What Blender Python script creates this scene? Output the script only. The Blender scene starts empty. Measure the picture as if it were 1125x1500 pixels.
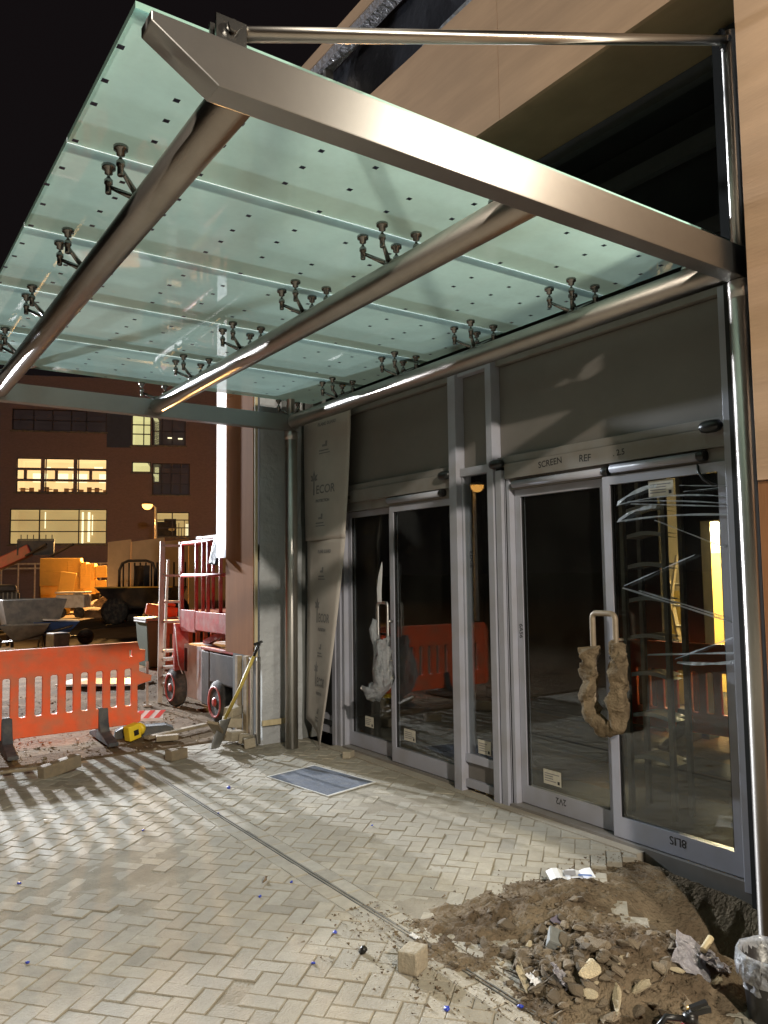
import bpy, bmesh, math, random
from mathutils import Vector, Matrix, Euler, noise
random.seed(11)
S = bpy.context.scene
C = S.collection
R = math.radians
def nvec(v):
    return Vector((noise.noise(v), noise.noise(v+Vector((37.2, 11.5, 5.1))), noise.noise(v+Vector((-9.7, 53.3, 21.9)))))
PI = math.pi

# ------------------------------------------------------------------ camera
CAM = Vector((0, 0, 1.55))
FPX, YAW, PIT, ROL = 1145.5, R(34.54), R(4.455), R(-0.71)
fwd = Vector((math.sin(YAW)*math.cos(PIT), math.cos(YAW)*math.cos(PIT), math.sin(PIT)))
rt0 = Vector((math.cos(YAW), -math.sin(YAW), 0)); up0 = rt0.cross(fwd)
rt = rt0*math.cos(ROL) + up0*math.sin(ROL); up = up0*math.cos(ROL) - rt0*math.sin(ROL)
cd = bpy.data.cameras.new('camera'); cam = bpy.data.objects.new('camera', cd); C.objects.link(cam)
cd.sensor_fit = 'VERTICAL'; cd.sensor_height = 24; cd.sensor_width = 18; cd.lens = FPX/1500*24
cd.clip_start = 0.05; cd.clip_end = 2000
M = Matrix((rt, up, -fwd)).transposed().to_4x4(); M.translation = CAM; cam.matrix_world = M
S.camera = cam

def site(px, py, **k):
    """survey helper: where a sight line meets a plane x=, y= or z= (used only to take off dimensions)"""
    d = fwd + rt*((px-562.5)/FPX) - up*((py-750)/FPX)
    (a, v), = k.items(); i = 'xyz'.index(a)
    return CAM + d*((v-CAM[i])/d[i])

# ------------------------------------------------------------------ materials
def newmat(name):
    m = bpy.data.materials.new(name); m.use_nodes = True
    return m, m.node_tree.nodes, m.node_tree.links, m.node_tree.nodes['Principled BSDF']

def mat(name, col, rough=.6, metal=0., var=.15, scale=6., bump=0., bscale=60., spec=.5, stretch=None,
        dirt=None, dirt_amt=.5, dirt_scale=2.5, rvar=.0, rand=0., attr=None):
    m, N, L, b = newmat(name)
    tc = N.new('ShaderNodeTexCoord'); mp = N.new('ShaderNodeMapping')
    L.new(tc.outputs['Object'], mp.inputs[0])
    if stretch: mp.inputs['Scale'].default_value = stretch
    nz = N.new('ShaderNodeTexNoise'); nz.inputs['Scale'].default_value = scale; nz.inputs['Detail'].default_value = 6
    nz.inputs['Roughness'].default_value = .65
    L.new(mp.outputs[0], nz.inputs['Vector'])
    rp = N.new('ShaderNodeValToRGB'); rp.color_ramp.elements[0].position = .3; rp.color_ramp.elements[1].position = .7
    lo = [max(0, c*(1-var)) for c in col]; hi = [min(1, c*(1+var)) for c in col]
    rp.color_ramp.elements[0].color = (*lo, 1); rp.color_ramp.elements[1].color = (*hi, 1)
    L.new(nz.outputs[0], rp.inputs[0]); out = rp.outputs[0]
    if attr:
        at = N.new('ShaderNodeAttribute'); at.attribute_name = attr
        mx = N.new('ShaderNodeMix'); mx.data_type = 'RGBA'; mx.blend_type = 'MULTIPLY'; mx.inputs[0].default_value = 1
        L.new(out, mx.inputs[6]); L.new(at.outputs['Color'], mx.inputs[7]); out = mx.outputs[2]
    if rand:
        oi = N.new('ShaderNodeObjectInfo'); mr = N.new('ShaderNodeMapRange')
        mr.inputs[3].default_value = 1-rand; mr.inputs[4].default_value = 1+rand
        L.new(oi.outputs['Random'], mr.inputs[0])
        mx = N.new('ShaderNodeMix'); mx.data_type = 'RGBA'; mx.blend_type = 'MULTIPLY'; mx.inputs[0].default_value = 1
        L.new(out, mx.inputs[6]); L.new(mr.outputs[0], mx.inputs[7]); out = mx.outputs[2]
    if dirt:
        n2 = N.new('ShaderNodeTexNoise'); n2.inputs['Scale'].default_value = dirt_scale; n2.inputs['Detail'].default_value = 8
        L.new(tc.outputs['Object'], n2.inputs['Vector'])
        r2 = N.new('ShaderNodeValToRGB'); r2.color_ramp.elements[0].position = .42; r2.color_ramp.elements[1].position = .68
        r2.color_ramp.elements[0].color = (0, 0, 0, 1); r2.color_ramp.elements[1].color = (dirt_amt,)*3+(1,)
        L.new(n2.outputs[0], r2.inputs[0])
        mx = N.new('ShaderNodeMix'); mx.data_type = 'RGBA'
        L.new(r2.outputs[0], mx.inputs[0]); L.new(out, mx.inputs[6]); mx.inputs[7].default_value = (*dirt, 1); out = mx.outputs[2]
    L.new(out, b.inputs['Base Color'])
    b.inputs['Metallic'].default_value = metal; b.inputs['Specular IOR Level'].default_value = spec
    if rvar:
        mr = N.new('ShaderNodeMapRange'); mr.inputs[3].default_value = max(.02, rough-rvar); mr.inputs[4].default_value = min(1, rough+rvar)
        L.new(nz.outputs[0], mr.inputs[0]); L.new(mr.outputs[0], b.inputs['Roughness'])
    else: b.inputs['Roughness'].default_value = rough
    if bump:
        n3 = N.new('ShaderNodeTexNoise'); n3.inputs['Scale'].default_value = bscale; n3.inputs['Detail'].default_value = 5
        L.new(mp.outputs[0], n3.inputs['Vector'])
        bp = N.new('ShaderNodeBump'); bp.inputs['Strength'].default_value = bump; bp.inputs['Distance'].default_value = .02
        L.new(n3.outputs[0], bp.inputs['Height']); L.new(bp.outputs[0], b.inputs['Normal'])
    return m

def emis(name, col, strength, var=.2, scale=1.5):
    m, N, L, b = newmat(name)
    nz = N.new('ShaderNodeTexNoise'); nz.inputs['Scale'].default_value = scale
    tc = N.new('ShaderNodeTexCoord'); L.new(tc.outputs['Object'], nz.inputs['Vector'])
    rp = N.new('ShaderNodeValToRGB')
    rp.color_ramp.elements[0].color = (*[c*(1-var) for c in col], 1); rp.color_ramp.elements[1].color = (*[min(1, c*(1+var)) for c in col], 1)
    L.new(nz.outputs[0], rp.inputs[0]); L.new(rp.outputs[0], b.inputs['Emission Color'])
    b.inputs['Emission Strength'].default_value = strength; b.inputs['Base Color'].default_value = (*[c*.3 for c in col], 1)
    return m

def two_sided_fresnel(N, L, ior):
    fr = N.new('ShaderNodeFresnel'); ge = N.new('ShaderNodeNewGeometry'); mr = N.new('ShaderNodeMapRange')
    mr.inputs[3].default_value = ior; mr.inputs[4].default_value = 1/ior
    L.new(ge.outputs['Backfacing'], mr.inputs[0]); L.new(mr.outputs[0], fr.inputs[0]); return fr

def glassmat(name, tint=(.8, .85, .85), rough=.0, ior=1.5, smear=0.):
    m, N, L, b = newmat(name); N.remove(b); o = N['Material Output']
    tr = N.new('ShaderNodeBsdfTransparent'); tr.inputs[0].default_value = (*tint, 1)
    gl = N.new('ShaderNodeBsdfGlossy'); gl.inputs['Roughness'].default_value = rough
    fr = two_sided_fresnel(N, L, ior)
    mx = N.new('ShaderNodeMixShader'); L.new(fr.outputs[0], mx.inputs[0]); L.new(tr.outputs[0], mx.inputs[1]); L.new(gl.outputs[0], mx.inputs[2])
    last = mx
    if smear:
        df = N.new('ShaderNodeBsdfDiffuse'); df.inputs[0].default_value = (.45, .42, .36, 1)
        nz = N.new('ShaderNodeTexNoise'); nz.inputs['Scale'].default_value = 2.2; nz.inputs['Detail'].default_value = 9
        tc = N.new('ShaderNodeTexCoord'); L.new(tc.outputs['Object'], nz.inputs['Vector'])
        mr = N.new('ShaderNodeMapRange'); mr.inputs[1].default_value = .35; mr.inputs[2].default_value = .75
        mr.inputs[3].default_value = smear*.3; mr.inputs[4].default_value = smear
        L.new(nz.outputs[0], mr.inputs[0])
        m2 = N.new('ShaderNodeMixShader'); L.new(mr.outputs[0], m2.inputs[0]); L.new(mx.outputs[0], m2.inputs[1]); L.new(df.outputs[0], m2.inputs[2]); last = m2
    L.new(last.outputs[0], o.inputs[0])
    return m

def translucent(name, col, tcol, rough=.08, fac=.5, gloss=True, transp=0., bump=0., bscale=20):
    m, N, L, b = newmat(name); N.remove(b); o = N['Material Output']
    df = N.new('ShaderNodeBsdfDiffuse'); df.inputs[0].default_value = (*col, 1)
    tl = N.new('ShaderNodeBsdfTranslucent'); tl.inputs[0].default_value = (*tcol, 1)
    mx = N.new('ShaderNodeMixShader'); mx.inputs[0].default_value = fac
    L.new(df.outputs[0], mx.inputs[1]); L.new(tl.outputs[0], mx.inputs[2]); last = mx
    if name == 'white frit glass':
        tc = N.new('ShaderNodeTexCoord'); n1 = N.new('ShaderNodeTexNoise'); n1.inputs['Scale'].default_value = 1.6; n1.inputs['Detail'].default_value = 9; n1.inputs['Roughness'].default_value = .7
        L.new(tc.outputs['Object'], n1.inputs['Vector'])
        for q, c in ((df, col), (tl, tcol)):
            r_ = N.new('ShaderNodeValToRGB'); r_.color_ramp.elements[0].position = .32; r_.color_ramp.elements[1].position = .72
            r_.color_ramp.elements[0].color = (*[x*.84 for x in c], 1); r_.color_ramp.elements[1].color = (*[min(1, x*1.1) for x in c], 1)
            L.new(n1.outputs[0], r_.inputs[0]); L.new(r_.outputs[0], q.inputs[0])
    if transp:
        tp = N.new('ShaderNodeBsdfTransparent'); m2 = N.new('ShaderNodeMixShader'); m2.inputs[0].default_value = transp
        L.new(last.outputs[0], m2.inputs[1]); L.new(tp.outputs[0], m2.inputs[2]); last = m2
    if gloss:
        gl = N.new('ShaderNodeBsdfGlossy'); gl.inputs['Roughness'].default_value = rough
        fr = two_sided_fresnel(N, L, 1.5)
        m3 = N.new('ShaderNodeMixShader'); L.new(fr.outputs[0], m3.inputs[0]); L.new(last.outputs[0], m3.inputs[1]); L.new(gl.outputs[0], m3.inputs[2]); last = m3
        if bump:
            tc = N.new('ShaderNodeTexCoord'); nz = N.new('ShaderNodeTexNoise'); nz.inputs['Scale'].default_value = bscale; nz.inputs['Detail'].default_value = 4
            L.new(tc.outputs['Object'], nz.inputs['Vector'])
            bp = N.new('ShaderNodeBump'); bp.inputs['Strength'].default_value = bump; bp.inputs['Distance'].default_value = .05
            L.new(nz.outputs[0], bp.inputs['Height'])
            for q in (gl, df, tl): L.new(bp.outputs[0], q.inputs['Normal'])
    L.new(last.outputs[0], o.inputs[0])
    return m

steel = mat('brushed stainless steel', (.58, .56, .53), .15, 1., .10, 3, .03, 300, stretch=(1, 1, 1), rvar=.06)
beamsteel = mat('brushed stainless beam', (.40, .395, .385), .33, 1., .08, 2.5, .025, 260, rvar=.05)
tubesteel = mat('brushed stainless tube', (.36, .33, .30), .24, 1., .10, 4, .10, 240, rvar=.06)  # same steel, colour darkened to stand for the dark surroundings it mirrors
fitsteel = mat('polished fitting steel', (.26, .255, .245), .25, 1., .1, 20)
alu = mat('grey powder coated aluminium', (.42, .43, .50), .38, .0, .06, 5, .03, 200, rvar=.08, dirt=(.22, .19, .15), dirt_amt=.35, dirt_scale=5)
aludark = mat('grey head rail', (.25, .235, .22), .42, .0, .08, 5, dirt=(.2, .16, .12), dirt_amt=.4, dirt_scale=6)
panelgrey = mat('dark grey insulated panel', (.185, .17, .155), .5, .0, .08, 2.5, .02, 120, dirt=(.22, .19, .165), dirt_amt=.35, dirt_scale=1.4)
black = mat('black plastic', (.012, .012, .012), .35, 0, .2, 20)
rubber = mat('dark recycled rubber', (.05, .055, .062), .75, 0, .3, 12, .3, 80, dirt=(.25, .22, .18), dirt_amt=.35, dirt_scale=8)
ply = mat('plywood sheathing', (.50, .335, .215), .85, 0, .14, 2.2, .05, 30, stretch=(1, .35, 3.2), dirt=(.36, .25, .17), dirt_amt=.45, dirt_scale=1.2, spec=.08)
plywarm = mat('plywood soffit', (.42, .29, .18), .85, 0, .16, 2.2, .05, 30, stretch=(1, .4, 3), dirt=(.22, .15, .1), dirt_amt=.5, dirt_scale=1.3, spec=.08)
plyvert = mat('brown ply panel', (.30, .135, .056), .85, 0, .12, 3, .05, 30, stretch=(4, 4, .4), dirt=(.21, .095, .04), dirt_amt=.3, dirt_scale=1.6, spec=.08)
timber = mat('rough sawn timber', (.30, .235, .15), .8, 0, .25, 5, .25, 40, stretch=(4, .6, 4), dirt=(.2, .17, .13), dirt_amt=.5, dirt_scale=6)
palewood = mat('pale softwood batten', (.55, .46, .28), .7, 0, .15, 5, .1, 40, stretch=(4, 4, .6))
voidm = mat('unlit dark wall', (.018, .018, .018), .8, 0, .3, 3)  # near-black colour stands in for the shade in the gaps and voids
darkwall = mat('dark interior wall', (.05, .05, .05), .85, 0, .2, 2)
tarp = mat('black breather membrane', (.018, .019, .026), .45, 0, .3, 3, .5, 9)
orange = mat('orange barrier plastic', (.90, .135, .04), .55, 0, .08, 4, .05, 60, spec=.4, dirt=(.50, .20, .11), dirt_amt=.7, dirt_scale=6)
redpaint = mat('worn red paint', (.42, .04, .03), .45, 0, .25, 8, .1, 50, dirt=(.45, .32, .28), dirt_amt=.5, dirt_scale=9)
whitep = mat('white painted steel', (.72, .72, .70), .5, 0, .08, 6, dirt=(.35, .31, .26), dirt_amt=.5, dirt_scale=7)
greybox = mat('scuffed pale grey cover', (.78, .79, .80), .5, 0, .1, 6, dirt=(.35, .33, .30), dirt_amt=.6, dirt_scale=6)
tyrem = mat('black tyre rubber', (.03, .028, .026), .8, 0, .3, 14, .2, 60, dirt=(.2, .16, .11), dirt_amt=.5, dirt_scale=10)
ladderm = mat('dusty aluminium ladder', (.50, .45, .38), .5, .3, .15, 8, dirt=(.3, .25, .18), dirt_amt=.6, dirt_scale=8)
binm = mat('dark green plastic', (.035, .06, .03), .5, 0, .15, 6)
yellowm = mat('yellow insulation facing', (.78, .50, .10), .7, 0, .08, 3, .05, 20, rand=.16)
yellowp = mat('yellow plastic', (.85, .60, .03), .45, 0, .1, 8)
yelhandle = mat('dirty yellow fibreglass', (.46, .35, .07), .5, 0, .3, 20)
bluep = mat('blue plastic cap', (.03, .06, .45), .35, 0, .1, 8)
bluepaint = mat('blue painted steel', (.04, .09, .25), .5, 0, .2, 8)
greysteel = mat('grey galvanised tub', (.18, .18, .17), .55, .2, .25, 6, dirt=(.3, .27, .22), dirt_amt=.5, dirt_scale=6)
darkmach = mat('dark machinery', (.035, .03, .028), .5, .2, .4, 5, .1, 20, dirt=(.12, .09, .06), dirt_amt=.5, dirt_scale=3)
redmach = mat('red machine paint', (.30, .035, .025), .45, 0, .25, 5, dirt=(.15, .08, .05), dirt_amt=.5, dirt_scale=4)
hoardm = mat('beige hoarding board', (.55, .42, .28), .7, 0, .1, 2)
redwhite = mat('white reflective board', (.75, .75, .74), .45, 0, .06, 8, dirt=(.4, .34, .28), dirt_amt=.4, dirt_scale=8)
redref = mat('red reflective stripe', (.65, .06, .04), .45, 0, .1, 8)
paperm = mat('white paper', (.80, .81, .83), .6, 0, .04, 8)
ink = mat('black marker ink', (.02, .02, .02), .6, 0, .1, 8)
greyink = mat('grey printing ink', (.25, .24, .235), .7, 0, .15, 30)
blueink = mat('blue printing ink', (.12, .2, .45), .6, 0, .1, 20)
sheetm = mat('printed protective sheet', (.52, .475, .43), .75, 0, .07, 2.5, .06, 8, dirt=(.33, .29, .25), dirt_amt=.3, dirt_scale=2)
whitesheet = mat('white building wrap', (.85, .86, .88), .5, 0, .03, 4, .3, 12)
stickm = mat('paper glass label', (.62, .58, .48), .6, 0, .1, 30)
fleece = mat('brown foam wrap', (.23, .175, .11), .95, 0, .35, 22, .6, 90, spec=.1, dirt=(.13, .095, .06), dirt_amt=.8, dirt_scale=14)
matm = mat('blue grey entrance mat', (.105, .125, .165), .95, 0, .25, 60, .5, 220, dirt=(.2, .2, .2), dirt_amt=.4, dirt_scale=12)
lightgrey = mat('light concrete strip', (.40, .36, .29), .85, 0, .15, 6, .2, 60, dirt=(.25, .2, .15), dirt_amt=.6, dirt_scale=3)
earth = mat('brown site earth', (.165, .118, .07), .95, 0, .32, 3.5, .6, 22, dirt=(.15, .105, .07), dirt_amt=.75, dirt_scale=.9, spec=.08)
soil = mat('damp brown soil', (.135, .100, .066), .95, 0, .4, 7, .9, 65, dirt=(.27, .215, .145), dirt_amt=.9, dirt_scale=3.2, spec=.08)
stonem = mat('broken concrete rubble', (.25, .205, .145), .9, 0, .25, 16, .5, 60, rand=.45, dirt=(.17, .125, .08), dirt_amt=.8, dirt_scale=9)
palestone = mat('pale limestone lump', (.58, .50, .34), .9, 0, .2, 14, .4, 50, rand=.2, dirt=(.25, .19, .12), dirt_amt=.5, dirt_scale=10)
bricktile = mat('dull concrete block', (.40, .35, .26), .9, 0, .2, 12, .4, 60, dirt=(.25, .2, .14), dirt_amt=.5, dirt_scale=10)
paver = mat('concrete block paver', (.385, .352, .285), .85, 0, .15, 16, .3, 120, attr='tone', dirt=(.29, .262, .208), dirt_amt=.75, dirt_scale=1.1)
jointm = mat('sand joint', (.315, .283, .222), .95, 0, .22, 9, .4, 90, dirt=(.22, .185, .13), dirt_amt=.6, dirt_scale=2.2)
bucketm = mat('black rubble bucket', (.02, .02, .021), .3, 0, .2, 8, .1, 30)
redglossy = mat('red extinguisher enamel', (.20, .008, .007), .3, 0, .05, 8)
cream = mat('lit interior plaster', (.80, .72, .55), .8, 0, .05, 2)
yelwall = mat('yellow ochre wall', (.80, .60, .18), .8, 0, .05, 2)
sodium = emis('sodium lamp lens', (1., .46, .10), 5, .05)
doorglass = glassmat('door glass', (.80, .83, .83), 0., 1.78, .022)
winglass = glassmat('window glass', (.8, .8, .8), 0., 1.5)
cleargl = glassmat('clear laminated glass', (.86, .95, .92), .0, 1.5)
edgegl = mat('green glass edge', (.30, .50, .44), .25, 0, .1, 10)
frit = translucent('white frit glass', (.49, .725, .665), (.60, .865, .795), .03, .74)
sealm = translucent('white silicone joint', (.62, .66, .64), (.60, .66, .64), .4, .6, gloss=False)
bluedot = mat('dark blue setting pad', (.008, .015, .06), .4, 0, .1, 8)
plasticf = translucent('clear polythene film', (.75, .78, .82), (.7, .72, .75), .10, .45, True, .42, 1.0, 26)
polycol = translucent('milky polythene sheet', (.66, .68, .70), (.4, .42, .42), .25, .3, True, .08, .8, 7)
filmstreak = translucent('stretch film', (.8, .82, .85), (.7, .72, .75), .1, .4, True, .35, .5, 30)
packing = translucent('crumpled packaging film', (.45, .43, .46), (.4, .4, .42), .2, .3, True, .12, .8, 25)
winroom_w = emis('warm lit office', (1., .60, .27), 1.35, .25, .8)
winroom_y = emis('dim yellow lit hall', (.90, .62, .26), .55, .25, .7)
winroom_b = emis('bright lit screen', (1., .88, .52), 2.0, .05, .6)
winroom_g = emis('greenish lit room', (.95, .85, .42), .75, .2, .8)
winroom_d = emis('faintly lit room', (.35, .24, .22), .05, .5, .8)
bluepanel = mat('blue cladding panel', (.06, .085, .16), .5, 0, .1, 4)
brickwall_m = None
def mk_brick():
    m, N, L, b = newmat('red brickwork')
    tc = N.new('ShaderNodeTexCoord'); mp = N.new('ShaderNodeMapping'); mp.inputs['Scale'].default_value = (1, 1, 1)
    sx = N.new('ShaderNodeSeparateXYZ'); cx = N.new('ShaderNodeCombineXYZ')
    L.new(tc.outputs['Object'], sx.inputs[0]); L.new(sx.outputs[0], cx.inputs[0]); L.new(sx.outputs[2], cx.inputs[1])
    br = N.new('ShaderNodeTexBrick'); br.inputs['Scale'].default_value = 4.4
    br.inputs['Color1'].default_value = (.24, .20, .24, 1); br.inputs['Color2'].default_value = (.28, .23, .27, 1); br.inputs['Mortar'].default_value = (.25, .21, .24, 1)
    br.inputs['Mortar Size'].default_value = .015
    L.new(cx.outputs[0], br.inputs['Vector']); L.new(br.outputs[0], b.inputs['Base Color']); b.inputs['Roughness'].default_value = .9
    return m
brickwall_m = mk_brick()

def brushed(m, axis, rough, aniso=.9):
    N = m.node_tree.nodes; L = m.node_tree.links; b = N['Principled BSDF']
    t = N.new('ShaderNodeTangent'); t.direction_type = 'RADIAL'; t.axis = axis
    L.new(t.outputs[0], b.inputs['Tangent']); b.inputs['Anisotropic'].default_value = aniso; b.inputs['Anisotropic Rotation'].default_value = .25
    for l in list(b.inputs['Roughness'].links): L.remove(l)
    b.inputs['Roughness'].default_value = rough
    return m
brushed(steel, 'Z', .36); brushed(tubesteel, 'Y', .36, .75); brushed(beamsteel, 'X', .46, .8).node_tree.nodes['Principled BSDF'].inputs['Anisotropic Rotation'].default_value = 0
rodsteel = brushed(mat('brushed stainless rod', (.6, .58, .54), .3, 1., .08, 4, .03, 200), 'X', .36)
# ------------------------------------------------------------------ geometry helpers
def rootloc(o):
    v = Vector((0, 0, 0))
    while o is not None:
        v += Vector(o.get('_loc', (0, 0, 0))); o = o.parent
    return v

class MB:
    def __init__(s): s.v = []; s.f = []; s.m = []; s.sm = []
    def add(s, vs, fs, mi=0, smooth=False):
        k = len(s.v); s.v += [tuple(v) for v in vs]
        for f in fs: s.f.append([i+k for i in f]); s.m.append(mi); s.sm.append(smooth)
        return s
    def box(s, x0, x1, y0, y1, z0, z1, mi=0):
        vs = [(x, y, z) for x in (x0, x1) for y in (y0, y1) for z in (z0, z1)]
        return s.add(vs, [(0, 1, 3, 2), (4, 6, 7, 5), (0, 4, 5, 1), (2, 3, 7, 6), (0, 2, 6, 4), (1, 5, 7, 3)], mi)
    def obox(s, c, size, rot=(0, 0, 0), mi=0):
        m = Euler(rot).to_matrix(); c = Vector(c)
        vs = [c + m @ Vector((a*size[0]/2, b*size[1]/2, d*size[2]/2)) for a in (-1, 1) for b in (-1, 1) for d in (-1, 1)]
        return s.add(vs, [(0, 1, 3, 2), (4, 6, 7, 5), (0, 4, 5, 1), (2, 3, 7, 6), (0, 2, 6, 4), (1, 5, 7, 3)], mi)
    def bar(s, p0, p1, w, h, mi=0, upv=(0, 0, 1)):
        p0 = Vector(p0); p1 = Vector(p1); d = (p1-p0); l = d.length; d.normalize()
        u = Vector(upv); 
        if abs(d.dot(u)) > .98: u = Vector((1, 0, 0))
        a = d.cross(u).normalized(); b = a.cross(d)
        vs = [p + a*(i*w/2) + b*(j*h/2) for p in (p0, p1) for i in (-1, 1) for j in (-1, 1)]
        return s.add(vs, [(0, 1, 3, 2), (4, 6, 7, 5), (0, 4, 5, 1), (2, 3, 7, 6), (0, 2, 6, 4), (1, 5, 7, 3)], mi)
    def tube(s, pts, r, n=10, mi=0, caps=True, rads=None):
        pts = [Vector(p) for p in pts]; rings = []; prev = None
        for i, p in enumerate(pts):
            d = (pts[min(i+1, len(pts)-1)] - pts[max(i-1, 0)]).normalized()
            if prev is None:
                u = Vector((0, 0, 1)) if abs(d.z) < .9 else Vector((1, 0, 0)); a = d.cross(u).normalized()
            else: a = (prev - d*prev.dot(d)).normalized()
            prev = a; b = d.cross(a); rr = rads[i] if rads else r
            rings.append([p + (a*math.cos(t)+b*math.sin(t))*rr for t in [2*PI*k/n for k in range(n)]])
        k = len(s.v)
        vs = [v for r_ in rings for v in r_]
        fs = [(i*n+j, i*n+(j+1) % n, (i+1)*n+(j+1) % n, (i+1)*n+j) for i in range(len(pts)-1) for j in range(n)]
        s.add(vs, fs, mi, True)
        if caps:
            s.add([tuple(v) for v in rings[0]], [tuple(range(n))[::-1]], mi); s.add([tuple(v) for v in rings[-1]], [tuple(range(n))], mi)
        return s
    def lathe(s, c, prof, n=14, mi=0, axis='z', smooth=True):
        c = Vector(c); vs = []
        for (r, h) in prof:
            for k in range(n):
                t = 2*PI*k/n; a, b = r*math.cos(t), r*math.sin(t)
                vs.append(c + (Vector((a, b, h)) if axis == 'z' else Vector((h, a, b)) if axis == 'x' else Vector((b, h, a))))
        m = len(prof)
        fs = [(i*n+j, i*n+(j+1) % n, (i+1)*n+(j+1) % n, (i+1)*n+j) for i in range(m-1) for j in range(n)]
        s.add(vs, fs, mi, smooth)
        s.add([vs[j] for j in range(n)], [tuple(range(n))[::-1]], mi); s.add([vs[(m-1)*n+j] for j in range(n)], [tuple(range(n))], mi)
        return s
    def prism(s, poly, lo, hi, axis='y', mi=0):
        n = len(poly)
        def P(a, b, t): return (a, t, b) if axis == 'y' else (t, a, b) if axis == 'x' else (a, b, t)
        vs = [P(a, b, lo) for a, b in poly] + [P(a, b, hi) for a, b in poly]
        fs = [tuple(range(n))[::-1], tuple(range(n, 2*n))] + [(i, (i+1) % n, n+(i+1) % n, n+i) for i in range(n)]
        return s.add(vs, fs, mi)
    def quad(s, a, b, c, d, mi=0): return s.add([a, b, c, d], [(0, 1, 2, 3)], mi)
    def xf(s, mtx):
        s.v = [tuple(mtx @ Vector(v)) for v in s.v]; return s
    def text(s, body, mtx, size, mi=0, bold=0.0):
        cu = bpy.data.curves.new('lettering', 'FONT'); cu.body = body; cu.size = size; cu.offset = bold; cu.resolution_u = 3
        ob = bpy.data.objects.new('lettering', cu); C.objects.link(ob)
        me = bpy.data.meshes.new_from_object(ob)
        s.add([mtx @ v.co for v in me.vertices], [tuple(p.vertices) for p in me.polygons], mi)
        bpy.data.objects.remove(ob); bpy.data.curves.remove(cu); bpy.data.meshes.remove(me)
        return s
    def build(s, name, mats, parent=None, bevel=0, smooth=False, loc=None):
        if not isinstance(mats, (list, tuple)): mats = [mats]
        off = rootloc(parent) if parent is not None else Vector(loc or (0, 0, 0))
        me = bpy.data.meshes.new(name)
        me.from_pydata([tuple(Vector(v)-off) for v in s.v], [], s.f); 
        for m in mats: me.materials.append(m)
        for p, mi, sm in zip(me.polygons, s.m, s.sm): p.material_index = mi; p.use_smooth = sm or smooth
        bm = bmesh.new(); bm.from_mesh(me); bmesh.ops.remove_doubles(bm, verts=bm.verts, dist=1e-5); bmesh.ops.recalc_face_normals(bm, faces=bm.faces)
        if bevel:
            bmesh.ops.remove_doubles(bm, verts=bm.verts, dist=1e-5)
            es = [e for e in bm.edges if len(e.link_faces) == 2 and e.calc_face_angle(0) > .6]
            bmesh.ops.bevel(bm, geom=es, offset=bevel, segments=2, profile=.6, affect='EDGES', clamp_overlap=True)
        bm.to_mesh(me); bm.free(); me.update()
        o = bpy.data.objects.new(name, me); C.objects.link(o)
        if parent is not None: o.parent = parent
        else:
            o.location = off; o['_loc'] = tuple(off)
        return o

def thing(name, loc, label, cat, group=None, rz=0):
    o = bpy.data.objects.new(name, None); C.objects.link(o); o.location = loc; o['_loc'] = tuple(loc); o.empty_display_size = .1
    o.rotation_euler = (0, 0, rz)
    return tag(o, label, cat, group)
def tag(o, label, cat, group=None, kind=None):
    if label: o['label'] = label
    if cat: o['category'] = cat
    if group: o['group'] = group
    if kind: o['kind'] = kind
    return o
def struct(o): o['kind'] = 'structure'; return o
def dup(root, loc, rz=0, label=None, group=None, rot=None):
    def cp(o, par):
        c = o.copy(); C.objects.link(c); c.parent = par
        for ch in list(o.children): cp(ch, c)
        return c
    r = cp(root, None); r.location = loc; r.rotation_euler = rot or (0, 0, rz)
    if label: r['label'] = label
    if group: r['group'] = group
    return r

def plate(outer, holes, th, name='plate', bev=0.):
    """flat plate with holes in the local XZ plane, thickness along Y; returns verts, faces"""
    cu = bpy.data.curves.new(name, 'CURVE'); cu.dimensions = '2D'; cu.fill_mode = 'BOTH'; cu.extrude = max(1e-4, th/2-bev); cu.bevel_depth = bev; cu.bevel_resolution = 1
    for poly in [outer]+holes:
        sp = cu.splines.new('POLY'); sp.points.add(len(poly)-1); sp.use_cyclic_u = True
        for p, (a, b) in zip(sp.points, poly): p.co = (a, b, 0, 1)
    ob = bpy.data.objects.new(name, cu); C.objects.link(ob); me = bpy.data.meshes.new_from_object(ob)
    vs = [(v.co.x, -v.co.z, v.co.y) for v in me.vertices]; fs = [tuple(p.vertices) for p in me.polygons]
    bpy.data.objects.remove(ob); bpy.data.curves.remove(cu); bpy.data.meshes.remove(me)
    return vs, fs
def rrect(x0, x1, z0, z1, r, n=4):
    P = []
    for cx, cz, a0 in ((x1-r, z1-r, 0), (x0+r, z1-r, PI/2), (x0+r, z0+r, PI), (x1-r, z0+r, 1.5*PI)):
        for k in range(n+1):
            a = a0 + PI/2*k/n; P.append((cx+r*math.cos(a), cz+r*math.sin(a)))
    return P

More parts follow.
